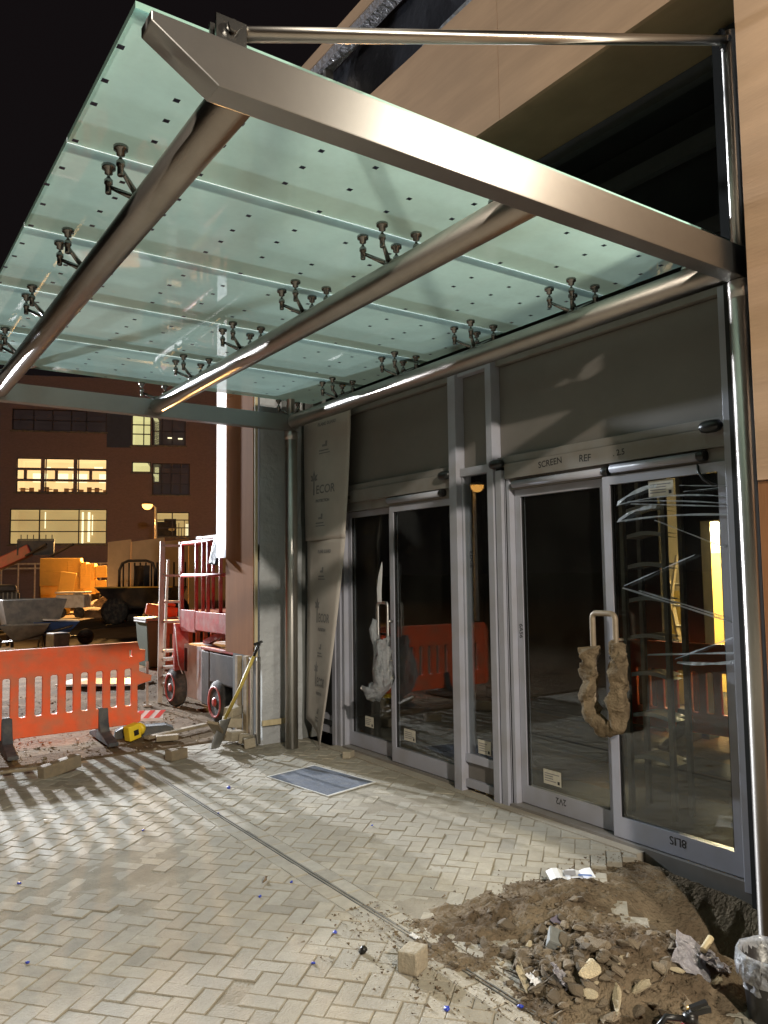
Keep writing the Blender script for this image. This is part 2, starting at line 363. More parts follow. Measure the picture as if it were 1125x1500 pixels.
# ------------------------------------------------------------------ GROUND
def inside_pave(x, y): return -7.6 < x < 3.95 and -3.6 < y < 7.02
def ground_h(x, y):
    e = max(-7.6-x, x-3.95, -3.6-y, y-7.0)
    if e < -.0: return -.30
    n = noise.noise(Vector((x*.7, y*.7, 0)))*.035 + noise.noise(Vector((x*2.7, y*2.7, 3)))*.018 + noise.noise(Vector((x*9, y*9, 5)))*.007
    f = min(1, e/1.2)
    far = max(0, min(1, (math.hypot(x-3, y-12)-14)/10))
    return -.015 + n*f*(1-far) + .012*f*(1-far)
def axis(lo, hi, st, ext):
    a = []; v = lo
    while v < hi: a.append(v); v += st
    a.append(hi); return ext[0] + a + ext[1]
gx = axis(-8, 9, .1, ([-400, -150, -60, -30, -18, -12], [10, 11.5, 13, 16, 20, 30, 60, 150, 400]))
gy = axis(6.8, 19, .1, ([-200, -60, -20, -8, -4.2, -3.61, -3.59, 0, 3, 5, 6.3], [20, 21.5, 23, 26, 30, 36, 45, 60, 90, 160, 400]))
g = MB(); nx = len(gx)
g.add([(x, y, ground_h(x, y)) for y in gy for x in gx], [(j*nx+i, j*nx+i+1, (j+1)*nx+i+1, (j+1)*nx+i) for j in range(len(gy)-1) for i in range(nx-1)], 0, True)
struct(g.build('ground', earth))

# bedding sand under the block paving (with the dug-out corner by the right post)
def dug(x, y): return (x > 2.86 and 1.2 < y < 2.66 and (x-2.86) > (y-2.2)*.5) or (x > 3.2 and 1.2 < y < 2.85)
def sand_h(x, y):
    d = lambda cx, cy, sx, sy: math.exp(-((x-cx)/sx)**2-((y-cy)/sy)**2)
    n = .5*noise.noise(Vector((x*1.1, y*1.1, 11))) + .35*noise.noise(Vector((x*3.1, y*3.1, 5))) + .22*noise.noise(Vector((x*9, y*9, 2)))
    v = -.0052 + .0042*n + .0062*d(1.15, 4.25, .75, .55) + .0045*d(2.9, 4.5, .5, .8) + .005*d(1.6, 6.3, 1.2, .5) + .004*d(3.45, 4.0, .2, 1.5) + .003*d(.4, 3.2, .5, .5) + .006*d(2.2, 2.9, .5, .4)
    if x > 2.8: v -= .10*max(0, min(1, (3.02+.10*noise.noise(Vector((x*6, y*6, 3)))-y)/.25))
    return max(-.009 if x < 2.8 or y > 3.1 else -.12, min(.0042, v)) + .0006*noise.noise(Vector((x*40, y*40, 1)))
sv = MB(); st_ = .028
sxs = [-4.5+st_*i for i in range(int((2.86+4.5)/st_)+1)]; sys_ = [.2+st_*i for i in range(int(6.84/st_)+1)]
sv.add([(x, y, sand_h(x, y)) for y in sys_ for x in sxs], [(j*len(sxs)+i, j*len(sxs)+i+1, (j+1)*len(sxs)+i+1, (j+1)*len(sxs)+i) for j in range(len(sys_)-1) for i in range(len(sxs)-1)], 0, True)
sx2 = [sxs[-1]+st_*i for i in range(int((3.70-sxs[-1])/st_)+1)]; sy2 = [y for y in sys_ if y > 2.72]
sv.add([(x, y, sand_h(x, y)) for y in sy2 for x in sx2], [(j*len(sx2)+i, j*len(sx2)+i+1, (j+1)*len(sx2)+i+1, (j+1)*len(sx2)+i) for j in range(len(sy2)-1) for i in range(len(sx2)-1)], 0, True)
struct(sv.build('bedding_sand', jointm))

# individual pavers: 48 degree herringbone, cut either side of the drain
pv = []; pf = []; tones = []
PLN, PW = .166, .083
ang = R(-49.0); ca, sa = math.cos(ang), math.sin(ang)
DR = 2.05
def clip(poly, nx_, ny_, c):
    out = []
    for i in range(len(poly)):
        a = poly[i]; d = poly[(i+1) % len(poly)]
        da = a[0]*nx_+a[1]*ny_-c; dd = d[0]*nx_+d[1]*ny_-c
        if da <= 0: out.append(a)
        if da*dd < 0:
            t = da/(da-dd); out.append((a[0]+(d[0]-a[0])*t, a[1]+(d[1]-a[1])*t))
    return out
def area(p): return .5*abs(sum(p[i][0]*p[(i+1) % len(p)][1]-p[(i+1) % len(p)][0]*p[i][1] for i in range(len(p))))
def put(poly, cxy=None, tone=None):
    if area(poly) < .0008: return
    cx = sum(p[0] for p in poly)/len(poly); cy = sum(p[1] for p in poly)/len(poly)
    near = max(0., min(1., (cy-6.0)/1.2))
    zt = random.gauss(0, .0016); tx, ty = random.gauss(0, .006), random.gauss(0, .006)
    n = len(poly); k = len(pv); s1 = .965
    def z(p, o): return zt + (p[0]-cx)*tx + (p[1]-cy)*ty + o
    for p in poly: pv.append((p[0], p[1], -.05))
    for p in poly: pv.append((p[0], p[1], z(p, -.004)))
    for p in poly:
        dx, dy = p[0]-cx, p[1]-cy; l = math.hypot(dx, dy); q = (l-.0042)/l
        pv.append((cx+dx*q, cy+dy*q, z(p, 0)))
    for i in range(n):
        j = (i+1) % n
        pf.append((k+i, k+j, k+n+j, k+n+i)); pf.append((k+n+i, k+n+j, k+2*n+j, k+2*n+i))
    pf.append(tuple(range(k+2*n, k+3*n)))
    t = tone or random.gauss(1, .06)
    if random.random() < .03: t *= .82
    w = random.gauss(0, .012)
    tones.extend([(t*(1+w), t, t*(1-w*1.6), 1)]*(2*n+1))
G = .0022
for i in range(-75, 76):
    for j in range(-75, 76):
        # herringbone: horizontal bricks at (i*PW + ...)
        for kind in (0, 1):
            m4 = (i - j) % 4
            if kind == 0 and m4 == 0: u0, v0, lu, lv = i*PW, j*PW, PLN, PW
            elif kind == 1 and m4 == 3: u0, v0, lu, lv = i*PW, j*PW - PW*0, PW, PLN
            else: continue
            if kind == 1: v0 = (j)*PW
            poly = [(u0+G, v0+G), (u0+lu-G, v0+G), (u0+lu-G, v0+lv-G), (u0+G, v0+lv-G)]
            W = [(1.0+u*ca-v*sa, 3.0+u*sa+v*ca) for u, v in poly]
            cx = sum(p[0] for p in W)/4; cy = sum(p[1] for p in W)/4
            if not (-4.5 < cx < 3.72 and 0.2 < cy < 7.0): continue
            if dug(cx, cy): continue
            lim = 3.60
            if cx < DR: W = clip(W, 1, 0, DR-.100)
            else: W = clip(clip(W, -1, 0, -(DR+.098)), 1, 0, lim)
            if len(W) > 2:
                W = clip(W, 0, 1, 6.98)
                if len(W) > 2: put(W)
# soldier courses each side of the drain and along the threshold
y = .2
while y < 6.95:
    for x0 in (DR-.096, DR+.014):
        put([(x0, y+.003), (x0+.080, y+.003), (x0+.080, y+.163), (x0, y+.163)])
    y += .166
me = bpy.data.meshes.new('paving'); me.from_pydata(pv, [], pf); me.materials.append(paver)
at = me.color_attributes.new('tone', 'FLOAT_COLOR', 'CORNER')
li = 0
for p, t in zip(me.polygons, tones):
    for q in range(p.loop_total): at.data[p.loop_start+q].color = t
po = bpy.data.objects.new('paving', me); C.objects.link(po); struct(po)
b = MB(); b.quad((-7.5, -3.5, -.004), (-4.45, -3.5, -.004), (-4.45, 7.0, -.004), (-7.5, 7.0, -.004)); b.quad((-4.45, -3.5, -.004), (3.2, -3.5, -.004), (3.2, .26, -.004), (-4.45, .26, -.004))
struct(b.build('concrete_apron', lightgrey))
b = MB()
b.box(3.606, 3.86, 2.85, 6.2, -.05, .006)
struct(b.build('threshold_strip', lightgrey, bevel=.004))

dr = thing('slot_drain', (DR, 3.5, 0), 'narrow black slot drain running through the block paving', 'drain')
b = MB(); b.box(DR-.011, DR-.006, .2, 7.0, -.04, .001); b.box(DR+.006, DR+.011, .2, 7.0, -.04, .001); b.build('channel_edge', greysteel, dr)
b = MB(); b.box(DR-.006, DR+.006, .2, 7.0, -.045, -.022); b.build('slot', black, dr)

# ------------------------------------------------------------------ CANOPY
cn = thing('glass_canopy', (2.0, 4.2, 0), 'frosted green glass entrance canopy on steel tubes and two steel posts', 'canopy')
YB0, YB1 = 1.90, 6.31
def tprof(): return [(.600, 3.004), (.600, 2.976), (.785, 2.863), (3.40, 2.863), (3.40, 3.004)]
for y0 in (YB0, YB1):
    MB().prism(tprof(), y0, y0+.085).build('end_beam', beamsteel, cn, bevel=.004)
TX = (.897, 2.085, 3.35); TZ = 2.948
for tx in TX:
    b = MB(); b.tube([(tx, YB0+.085, TZ), (tx, 4.1, TZ), (tx, YB1, TZ)], .064, 28); b.build('support_tube', tubesteel, cn)
for py in (1.945, 6.36):
    b = MB(); b.tube([(3.345, py, -.32 if py < 3 else 0.0), (3.345, py, 1.5), (3.345, py, 2.862)], .058, 32)
    o = b.build('post', steel, cn)
    b = MB(); b.tube([(3.345, py, 3.005), (3.345, py, 4.06)], .037, 24); b.build('mast', steel, cn)
    b = MB(); b.lathe((3.345, py, 2.78), [(.0595, 0), (.0595, .004), (.0605, .004), (.0605, .078)], 28); b.build('collar', steel, cn)
    # tie rod and clevis
    a = Vector((.83, py-.0, 3.055)); c = Vector((3.30, py, 4.01)); d = (c-a).normalized()
    b = MB(); b.tube([a+d*.05, c], .0215, 18); rod = b.build('tie_rod', rodsteel, cn)
    b = MB()
    for q in (-.026, .018): b.box(.785, .875, py+q, py+q+.010, 3.004, 3.085)
    b.lathe((.83, py-.045, 3.055), [(.017, 0), (.017, .016), (.012, .016), (.012, .08), (.017, .08), (.017, .094)], 10, axis='y')
    b.tube([a-d*.02, a+d*.07], .015, 10)
    b.build('clevis', fitsteel, rod)
    b = MB(); b.box(3.27, 3.385, py-.007, py+.007, 3.955, 4.055); b.lathe((3.30, py-.03, 4.01), [(.014, 0), (.014, .06)], 10, axis='y')
    b.build('mast_bracket', fitsteel, rod)
GZ = 3.160; GX0, GX1 = .625, 3.62
YJ = [2.12, 2.955, 3.80, 4.645, 5.53, 6.43]
cols = [.64, .885, 1.115, 1.44, 1.685, 1.95, 2.22, 2.50, 2.78, 3.05, 3.30, 3.52]
for k in range(5):
    y0, y1 = YJ[k]+.0025, YJ[k+1]-.0025
    b = MB()
    b.quad((GX0, y0, GZ), (GX1, y0, GZ), (GX1, y1, GZ), (GX0, y1, GZ), 0)
    for (p, q) in (((GX0, y0), (GX1, y0)), ((GX1, y0), (GX1, y1)), ((GX1, y1), (GX0, y1)), ((GX0, y1), (GX0, y0))):
        inner = (p[1] == q[1]) and not (k == 0 and p[1] == y0) and not (k == 4 and p[1] == y1)
        b.quad((*p, GZ), (*q, GZ), (*q, GZ+.021), (*p, GZ+.021), 4 if inner else 2)
    
    L_ = y1-y0
    for ci, x in enumerate(cols):
        for fy in ((.22, .42, .60, .80) if ci % 2 else (.24, .44, .66, .97)):
            if ci in (5, 8, 10) and fy in (.42, .66): continue
            yy = y0 + fy*L_ + random.uniform(-.02, .02); xx = x + random.uniform(-.012, .012)
            b.quad((xx-.011, yy-.011, GZ-.0012), (xx+.011, yy-.011, GZ-.0012), (xx+.011, yy+.011, GZ-.0012), (xx-.011, yy+.011, GZ-.0012), 3)
    if k < 4:
        b.quad((GX0, y1, GZ+.0205), (GX1, y1, GZ+.0205), (GX1, y1+.005, GZ+.0205), (GX0, y1+.005, GZ+.0205), 4)
    b.build('glass_panel', [frit, cleargl, edgegl, bluedot, sealm], cn)
def spider(tx, yj, one=0):
    b = MB(); b.lathe((tx, yj, TZ+.05), [(.030, 0), (.030, .02), (.022, .035), (.012, .04)], 14)
    sides = (-1, 1)
    pts = [(tx+sx*.098, yj+sy*.082) for sx in sides for sy in ((-1, 1) if not one else (one,))]
    for (x, y) in pts: b.tube([(tx, yj, TZ+.062), (x, y, TZ+.125)], .01, 8, rads=[.014, .008])
    sp = b.build('spider_fitting', fitsteel, cn)
    for (x, y) in pts:
        q = MB()
        q.lathe((x, y, 0), [(.011, TZ+.095), (.0125, TZ+.10), (.0125, TZ+.13), (.017, TZ+.135), (.017, TZ+.15), (.010, TZ+.158), (.006, TZ+.165), (.006, GZ-.040), (.016, GZ-.036), (.016, GZ-.022), (.027, GZ-.017), (.028, GZ-.003), (.026, GZ-.001)], 12)
        q.build('glass_bolt', fitsteel, sp)
for tx in TX:
    for yj in YJ[1:5]: spider(tx, yj)
    spider(tx, YJ[5]-.09, 1); spider(tx, YJ[0]+.10, -1)

# ------------------------------------------------------------------ BUILDING (entrance front)
bd = thing('unfinished_building', (3.72, 4.2, 0), 'unfinished building with plywood fascia and grey glazed sliding entrance doors', 'building')
FX = 3.25
def part(name, m, fn, parent=bd, bevel=0):
    b = MB(); fn(b); return b.build(name, m, parent, bevel=bevel)
# fascia band of separate ply sheets
seams = [-4.0, -.9, 1.2, 3.405, 5.2, 7.30]
for k in range(len(seams)-1):
    a, c = seams[k]+.002, seams[k+1]-.002
    dz = random.uniform(-.004, .004)
    part('fascia_panel', ply, lambda b: b.box(FX+random.uniform(0, .005), FX+.03, a, c, 4.342+dz, 5.275+dz), bevel=.0015)
part('soffit_panel', plywarm, lambda b: (b.box(FX+.032, 3.86, -4, 3.2, 4.35, 4.37), b.box(FX+.032, 3.86, 3.204, 7.2, 4.354, 4.374)))
part('parapet_panel', ply, lambda b: b.box(FX-.02, FX+.01, -4, 5.95, 5.99, 6.10), bevel=.002)
part('parapet_lining', packing, lambda b: b.box(FX-.012, FX+.10, -4, 5.9, 5.90, 5.985))
def membrane(b):
    n = 60
    vs = []; 
    for i in range(n+1):
        y = -4 + 9.9*i/n
        for j in range(6):
            z = 5.0+.98*j/5
            vs.append((FX+.16+.05*noise.noise(Vector((y*1.7, z*2.2, 1)))+.02*noise.noise(Vector((y*6, z*5, 4))), y, z))
    b.add(vs, [(i*6+j, (i+1)*6+j, (i+1)*6+j+1, i*6+j+1) for i in range(n) for j in range(5)], 0, True)
part('black_membrane', tarp, membrane)
def film_tuck(b):
    n = 40; vs = []
    for i in range(n+1):
        y = -1 + 5.2*i/n; h = .07*max(0, 1-((y-3.6)/.75)**2) + .012 + .012*noise.noise(Vector((y*5, 0, 2)))
        vs += [(FX+.028, y, 5.262), (FX+.02+.03*noise.noise(Vector((y*6, 1, 2))), y, 5.285+h*.5), (FX+.05, y, 5.29+h)]
    b.add(vs, [(i*3+j, (i+1)*3+j, (i+1)*3+j+1, i*3+j+1) for i in range(n) for j in range(2)], 0, True)
part('film_flap', plasticf, film_tuck)
part('opening_jamb', steel, lambda b: (b.box(FX+.02, FX+.10, 5.56, 5.60, 5.28, 5.92), b.box(FX+.04, FX+.12, 5.66, 5.69, 5.28, 5.9), b.box(FX, FX+.08, 5.80, 5.86, 5.28, 5.99)))
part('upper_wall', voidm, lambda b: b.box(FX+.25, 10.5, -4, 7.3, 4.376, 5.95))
# ply pillar to the right (runs out of the picture)
part('pillar_panel', ply, lambda b: b.box(FX-.045, FX-.01, -3.9, 1.835, 1.925, 4.338), bevel=.002)
part('lower_pillar_panel', plyvert, lambda b: b.box(FX-.03, FX-.008, -3.9, 1.842, -.25, 1.921), bevel=.002)
part('pillar_core', voidm, lambda b: (b.box(FX-.007, 3.9, -3.9, 1.80, -.25, 4.338), b.box(3.60, 3.9, 1.802, 2.19, -.25, 4.30)))
# left pier: ply face, milky film over the reveal, timber trims
PX = 3.13
part('hanging_panel', plyvert, lambda b: (b.box(PX-.02, PX, 6.665, 7.30, .80, 3.32), b.box(PX-.018, PX+.002, 6.665, 7.30, 3.324, 4.335)), bevel=.002)
part('hanging_panel_edge', palewood, lambda b: b.box(PX-.016, PX+.012, 6.635, 6.662, .80, 3.9))
def reveal(b):
    n, m_ = 10, 40; vs = []
    for j in range(m_+1):
        z = 4.1*j/m_
        for i in range(n+1):
            x = PX+.03+(3.60-PX-.03)*i/n
            vs.append((x, 6.63+.018*noise.noise(Vector((x*4, z*2.4, 7)))+.01*noise.noise(Vector((x*14, z*8, 2))), z))
    b.add(vs, [(j*(n+1)+i, j*(n+1)+i+1, (j+1)*(n+1)+i+1, (j+1)*(n+1)+i) for j in range(m_) for i in range(n)], 0, True)
part('polythene_cover', polycol, reveal)
part('pier_core', mat('grey block pier', (.17, .175, .165), .9, 0, .15, 6), lambda b: b.box(PX+.05, 3.9, 6.67, 7.28, 0, 4.34))
part('batten', palewood, lambda b: b.box(PX+.035, 3.40, 6.585, 6.605, .175, .225), bevel=.003)
part('metal_track', steel, lambda b: (b.box(PX-.012, PX+.025, 6.60, 6.625, .02, .80), b.box(PX-.05, PX-.01, 6.66, 6.70, .05, .79)), bevel=.003)
part('timber_stud', timber, lambda b: (b.box(PX-.06, PX-.015, 6.72, 6.80, 0, .80), b.box(PX-.07, PX-.02, 6.9, 6.96, .02, .79)), bevel=.003)
part('wrap_strip', translucent('backlit white wrap', (.85, .86, .88), (.9, .91, .93), .3, .6, False), lambda b: b.quad((3.128, 7.303, 1.72), (3.035, 7.36, 1.72), (3.035, 7.36, 4.33), (3.128, 7.303, 4.33)))
part('bitumen_flap', tarp, lambda b: b.obox((3.10, 7.52, 1.80), (.03, .16, .30), (.1, .2, .1)), bevel=.03)
part('end_wall', voidm, lambda b: b.box(3.62, 10.5, 7.31, 7.55, 0, 4.37))
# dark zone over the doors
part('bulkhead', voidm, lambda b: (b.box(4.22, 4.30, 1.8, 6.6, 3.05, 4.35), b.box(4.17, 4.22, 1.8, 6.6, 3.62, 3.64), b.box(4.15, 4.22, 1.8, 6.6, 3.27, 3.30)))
part('ceiling_rail', darkwall, lambda b: (b.box(3.80, 3.86, 1.9, 6.6, 4.26, 4.345), b.box(3.93, 3.98, 1.9, 6.6, 3.93, 4.03)))
part('stub_bracket', steel, lambda b: (b.box(3.72, 3.80, 4.40, 4.46, 3.035, 3.16), b.box(3.72, 3.80, 3.96, 4.02, 3.035, 3.16), b.box(3.60, 3.70, 6.40, 6.55, 3.1, 3.5), b.box(3.5, 3.52, 6.50, 6.6, 3.1, 3.5)), bevel=.004)
# glazed screen: mullions
part('mullion', alu, lambda b: b.box(3.655, 3.80, 4.375, 4.460, .0, 3.03), bevel=.004)
def mull2(b):
    b.box(3.655, 3.80, 3.985, 4.045, 0, 3.03)
    b.box(3.675, 3.80, 3.975, 3.983, 0, 2.30, 1)
    b.box(3.665, 3.80, 3.915, 3.973, 0, 2.24); b.box(3.69, 3.80, 3.903, 3.913, 0, 2.2, 1); b.box(3.70, 3.80, 3.872, 3.902, 0, 2.2)
part('mullion', [alu, black], mull2, bevel=.003)
def jamb(b):
    b.box(3.70, 3.84, 6.19, 6.25, 0, 3.0); b.box(3.71, 3.84, 6.176, 6.188, 0, 2.2, 1); b.box(3.715, 3.84, 6.125, 6.174, 0, 2.2); b.box(3.74, 3.84, 6.112, 6.123, 0, 2.2, 1); b.box(3.73, 3.84, 6.075, 6.11, .0, 2.2)
    b.box(3.74, 3.80, 6.252, 6.60, .08, .14); b.box(3.74, 3.80, 6.252, 6.60, .20, .25); b.box(3.76, 3.79, 6.252, 6.60, .14, .20, 1); b.box(3.77, 3.79, 6.252, 6.6, .25, 3.0, 1)
part('door_jamb', [alu, black], jamb, bevel=.003)
part('door_jamb', [alu, black], lambda b: (b.box(3.66, 3.80, 2.195, 2.262, -.02, 3.0), b.box(3.675, 3.80, 2.264, 2.272, .0, 2.15, 1)), bevel=.003)
# overdoor panels, rails
def over(y0, y1, zr=0):
    def f(b):
        b.box(3.735, 3.77, y0, y1, 2.292, 2.975)
    o = part('overdoor_panel', panelgrey, f, bevel=.003)
    b = MB(); b.box(3.70, 3.77, y0, y1, 2.979, 3.03); b.box(3.70, 3.735, y0, y1, 2.284, 2.335)
    b.build('panel_rail', alu if zr else aludark, o, bevel=.003)
over(4.463, 6.187); over(2.265, 3.982)
def overs(b): b.box(3.735, 3.77, 4.048, 4.372, 2.306, 2.985)
o = part('overdoor_panel', panelgrey, overs, bevel=.003)
b = MB(); b.box(3.68, 3.77, 4.047, 4.373, 2.986, 3.03); b.build('panel_rail', alu, o, bevel=.003)
# door heads
TX_ = Matrix(((0, 0, -1, 0), (-1, 0, 0, 0), (0, 1, 0, 0), (0, 0, 0, 1)))      # text lying on a wall that faces -X
def wall_text(x, y, z, flip=False, vert=False, tilt=0):
    m = Matrix.Translation((x, y, z)) @ TX_
    if flip: m = m @ Matrix.Rotation(PI, 4, 'Z')
    if vert: m = m @ Matrix.Rotation(-PI/2, 4, 'Z')
    return m @ Matrix.Rotation(tilt, 4, 'Z')
def head(y0, y1, txt=None, lamp=None):
    b = MB(); b.box(3.685, 3.80, y0, y1, 2.178, 2.281)
    b.box(3.715, 3.80, y0, y1, 2.105, 2.176)
    if txt:
        for (s_, yy, sz) in txt: b.text(s_, wall_text(3.6845, yy, 2.215, tilt=random.uniform(-.06, .06)), sz, 1, .0008)
    o = b.build('door_head', [aludark, ink], bd, bevel=0)
    for (a, c, xx, zz) in lamp:
        q = MB(); q.tube([(xx, a, zz), (xx, c, zz)], .024, 14); q.build('brush_tube', alu, o)
        q = MB(); q.lathe((xx, c, zz), [(.028, -.035), (.03, -.02), (.03, 0), (.024, .012)], 12, axis='y'); q.build('tube_end_cap', black, o)
head(4.463, 6.07, [('ENTRE', 6.0, .04)], [(5.30, 4.60, 3.69, 2.145)])
head(2.265, 3.90, [('SCREEN', 3.58, .058), ('REF', 3.24, .06), ('. 2.5', 2.98, .05)], [(3.0, 2.42, 3.688, 2.142), (3.83, 3.06, 3.70, 2.135)])
for (y_, z_) in ((4.52, 2.270), (3.955, 2.285), (2.335, 2.285)):
    part('door_sensor', black, lambda b: b.lathe((3.665, y_, z_), [(.012, -.062), (.028, -.05), (.034, -.02), (.034, .02), (.028, .05), (.012, .062)], 16, axis='y'))
part('loose_cable', black, lambda b: b.tube([(3.70, 2.44, 2.10), (3.685, 2.43, 2.06), (3.68, 2.40, 2.02), (3.685, 2.36, 1.99), (3.70, 2.33, 1.975)], .008, 6))
# door leaves
def leaf(y0, y1, x, marks=(), label=None, z0=.03, z1=2.102, sw=.052):
    lf = MB(); d = .045
    lf.box(x, x+d, y0, y0+sw, z0, z1); lf.box(x, x+d, y1-sw, y1, z0, z1)
    lf.box(x, x+d, y0+sw, y1-sw, z0, z0+.115); lf.box(x, x+d, y0+sw, y1-sw, z1-.05, z1)
    lf.box(x+.010, x+.03, y0+sw, y0+sw+.010, z0+.115, z1-.05, 1); lf.box(x+.010, x+.03, y1-sw-.010, y1-sw, z0+.115, z1-.05, 1)
    for (s_, yy, zz, sz, fl, ve) in marks: lf.text(s_, wall_text(x-.0006, yy, zz, fl, ve), sz, 2, .0006)
    o = lf.build('sliding_door', [alu, black, ink], bd)
    if label: o['label'] = label
    g_ = MB(); g_.box(x+.014, x+.024, y0+sw+.01, y1-sw-.01, z0+.115, z1-.05); g_.build('glass', doorglass, o)
    return o
L1 = leaf(5.36, 6.07, 3.775)
L2 = leaf(4.465, 5.32, 3.715)
L3 = leaf(3.085, 3.868, 3.745, [('2V2', 3.48, .125, .055, True, False), ('6A56', 3.852, 1.20, .045, False, True)])
L4 = leaf(2.275, 3.075, 3.695, [('8LIS', 2.60, .125, .062, True, False), ('5158', 3.065, 1.12, .045, False, True)])
part('track_sill', aludark, lambda b: (b.box(3.70, 3.86, 4.463, 6.07, -.03, .024), b.box(3.67, 3.84, 2.2, 3.90, -.10, .024)))
def side(b):
    b.box(3.69, 3.75, 4.048, 4.372, .03, .085); b.box(3.69, 3.75, 4.048, 4.372, .205, .262); b.box(3.69, 3.75, 4.048, 4.372, 2.245, 2.303)
    b.box(3.715, 3.74, 4.048, 4.372, .0855, .2045, 1); b.box(3.70, 3.74, 4.355, 4.372, .262, 2.245); b.box(3.70, 3.74, 4.048, 4.062, .262, 2.245)
o = part('side_window', [alu, panelgrey], side, bevel=.002)
b = MB(); b.box(3.715, 3.725, 4.062, 4.355, .262, 2.245); b.text('EDGE', wall_text(3.7146, 4.31, 1.70, False, True), .05, 1, .0008); b.build('glass', [doorglass, ink], o)
# labels on the glass
def sticker(par, x, y0, y1, z0, z1):
    b = MB(); b.box(x-.001, x, y0, y1, z0, z1)
    for k in range(4):
        zz = z1-.02-(z1-z0-.03)*k/4; b.box(x-.0018, x-.0011, y0+(y1-y0)*random.choice((.45, .3, .1)), y1-.01, zz-.006, zz, 1)
    b.box(x-.0018, x-.0011, y0+.012, y0+.03, z0+.01, z0+.03, 2)
    return b.build('paper_label', [stickm, greyink, ink], par)
sticker(L1, 3.788, 5.70, 5.83, .22, .31); sticker(L2, 3.728, 5.02, 5.17, .22, .31); sticker(o, 3.714, 4.13, 4.26, .28, .375)
sticker(L3, 3.758, 3.53, 3.68, .19, .28); sticker(L4, 3.708, 2.60, 2.76, 1.955, 2.045)
def dhandle(par, x, y0, y1, z0, z1, m, r=.013):
    b = MB(); rr = .03; P = []
    for (cy, cz, a0) in ((y1-rr, z1-rr, 0), (y0+rr, z1-rr, PI/2), (y0+rr, z0+rr, PI), (y1-rr, z0+rr, 1.5*PI)):
        for k in range(5):
            a = a0+PI/2*k/4; P.append((x, cy+rr*math.cos(a), cz+rr*math.sin(a)))
    P.append(P[0]); b.tube(P, r, 10, caps=False)
    b.tube([(x, y0, z1-.15), (x+.06, y0, z1-.15)], .009, 8); b.tube([(x, y0, z0+.15), (x+.06, y0, z0+.15)], .009, 8)
    return b.build('handle', m, par)
dhandle(L2, 3.665, 5.29, 5.43, .64, 1.305, steel)
dhandle(L4, 3.640, 2.97, 3.135, .66, 1.30, mat('dusty brown handle', (.33, .26, .18), .5, .2, .15, 20), .017)

# interior shell
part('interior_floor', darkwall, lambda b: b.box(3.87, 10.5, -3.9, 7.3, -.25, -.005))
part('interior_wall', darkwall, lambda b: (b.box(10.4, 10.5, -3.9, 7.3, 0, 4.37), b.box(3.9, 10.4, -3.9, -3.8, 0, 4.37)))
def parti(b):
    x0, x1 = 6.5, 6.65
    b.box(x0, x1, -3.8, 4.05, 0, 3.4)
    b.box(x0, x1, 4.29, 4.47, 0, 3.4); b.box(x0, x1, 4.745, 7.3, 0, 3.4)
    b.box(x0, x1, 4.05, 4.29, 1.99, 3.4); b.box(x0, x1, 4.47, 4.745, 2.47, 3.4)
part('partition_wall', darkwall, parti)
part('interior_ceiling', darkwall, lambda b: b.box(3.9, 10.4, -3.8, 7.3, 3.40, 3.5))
part('lit_room_wall', [cream, yelwall], lambda b: (b.box(9.2, 9.25, 3.4, 7.2, 1.75, 3.39), b.box(9.19, 9.24, 3.4, 7.2, 0, 1.74, 1), b.box(6.66, 9.18, 7.15, 7.2, 0, 3.39, 0), b.box(6.66, 9.18, 3.4, 3.45, 0, 3.39, 0), b.box(8.0, 8.08, 5.42, 7.1, 0, 3.38, 0), b.box(7.96, 7.995, 5.42, 7.1, 0, 1.3, 1)))
part('hanging_wire', black, lambda b: b.tube([(6.9, 4.25, 2.1), (6.9, 4.22, 1.9), (6.9, 4.17, 1.80), (6.9, 4.12, 1.86), (6.9, 4.10, 2.0)], .008, 6))
rl = thing('work_lamp', (8.4, 5.34, 2.0), 'bright lit work lamp in the yellow room seen through the right door', 'lamp')
b = MB(); b.lathe((8.4, 5.34, 2.0), [(.02, .09), (.05, .06), (.065, 0), (.05, -.05), (.01, -.065)], 14); b.build('bulb', emis('work lamp glow', (1., .93, .78), 25, .03), rl)
b = MB(); b.tube([(8.4, 5.34, 2.09), (8.4, 5.34, 3.38)], .008, 6); b.build('flex', black, rl)
# ---- small loose things in the building
def step_ladder(loc, rz, h, label, m, group=None, tread=.06):
    t = thing('step_ladder', (0, 0, 0), label, 'ladder', group)
    w0, w1, dp = .28, .20, .22*h
    for sx in (-1, 1):
        MB().bar((sx*w0/1, -dp, 0), (sx*w1/1.2, 0, h), .03, .055).build('stile', m, t)
        MB().bar((sx*w0/1, dp*1.2, 0), (sx*w1/1.3, .04, h*.97), .025, .03).build('rear_leg', m, t)
    n = int(h/.24)
    for k in range(1, n+1):
        f = k/(n+.6); z = h*f; w = w0+(w1/1.2-w0)*f
        MB().box(-w, w, -dp*(1-f)-tread/2, -dp*(1-f)+tread/2, z-.012, z+.012).build('tread', m, t)
    t.location = loc; t.rotation_euler = (0, 0, rz); t['_loc'] = tuple(loc)
    return t
step_ladder((7.4, 5.25, 0), R(70), 1.75, 'step ladder in the lit room seen through the right door', ladderm)

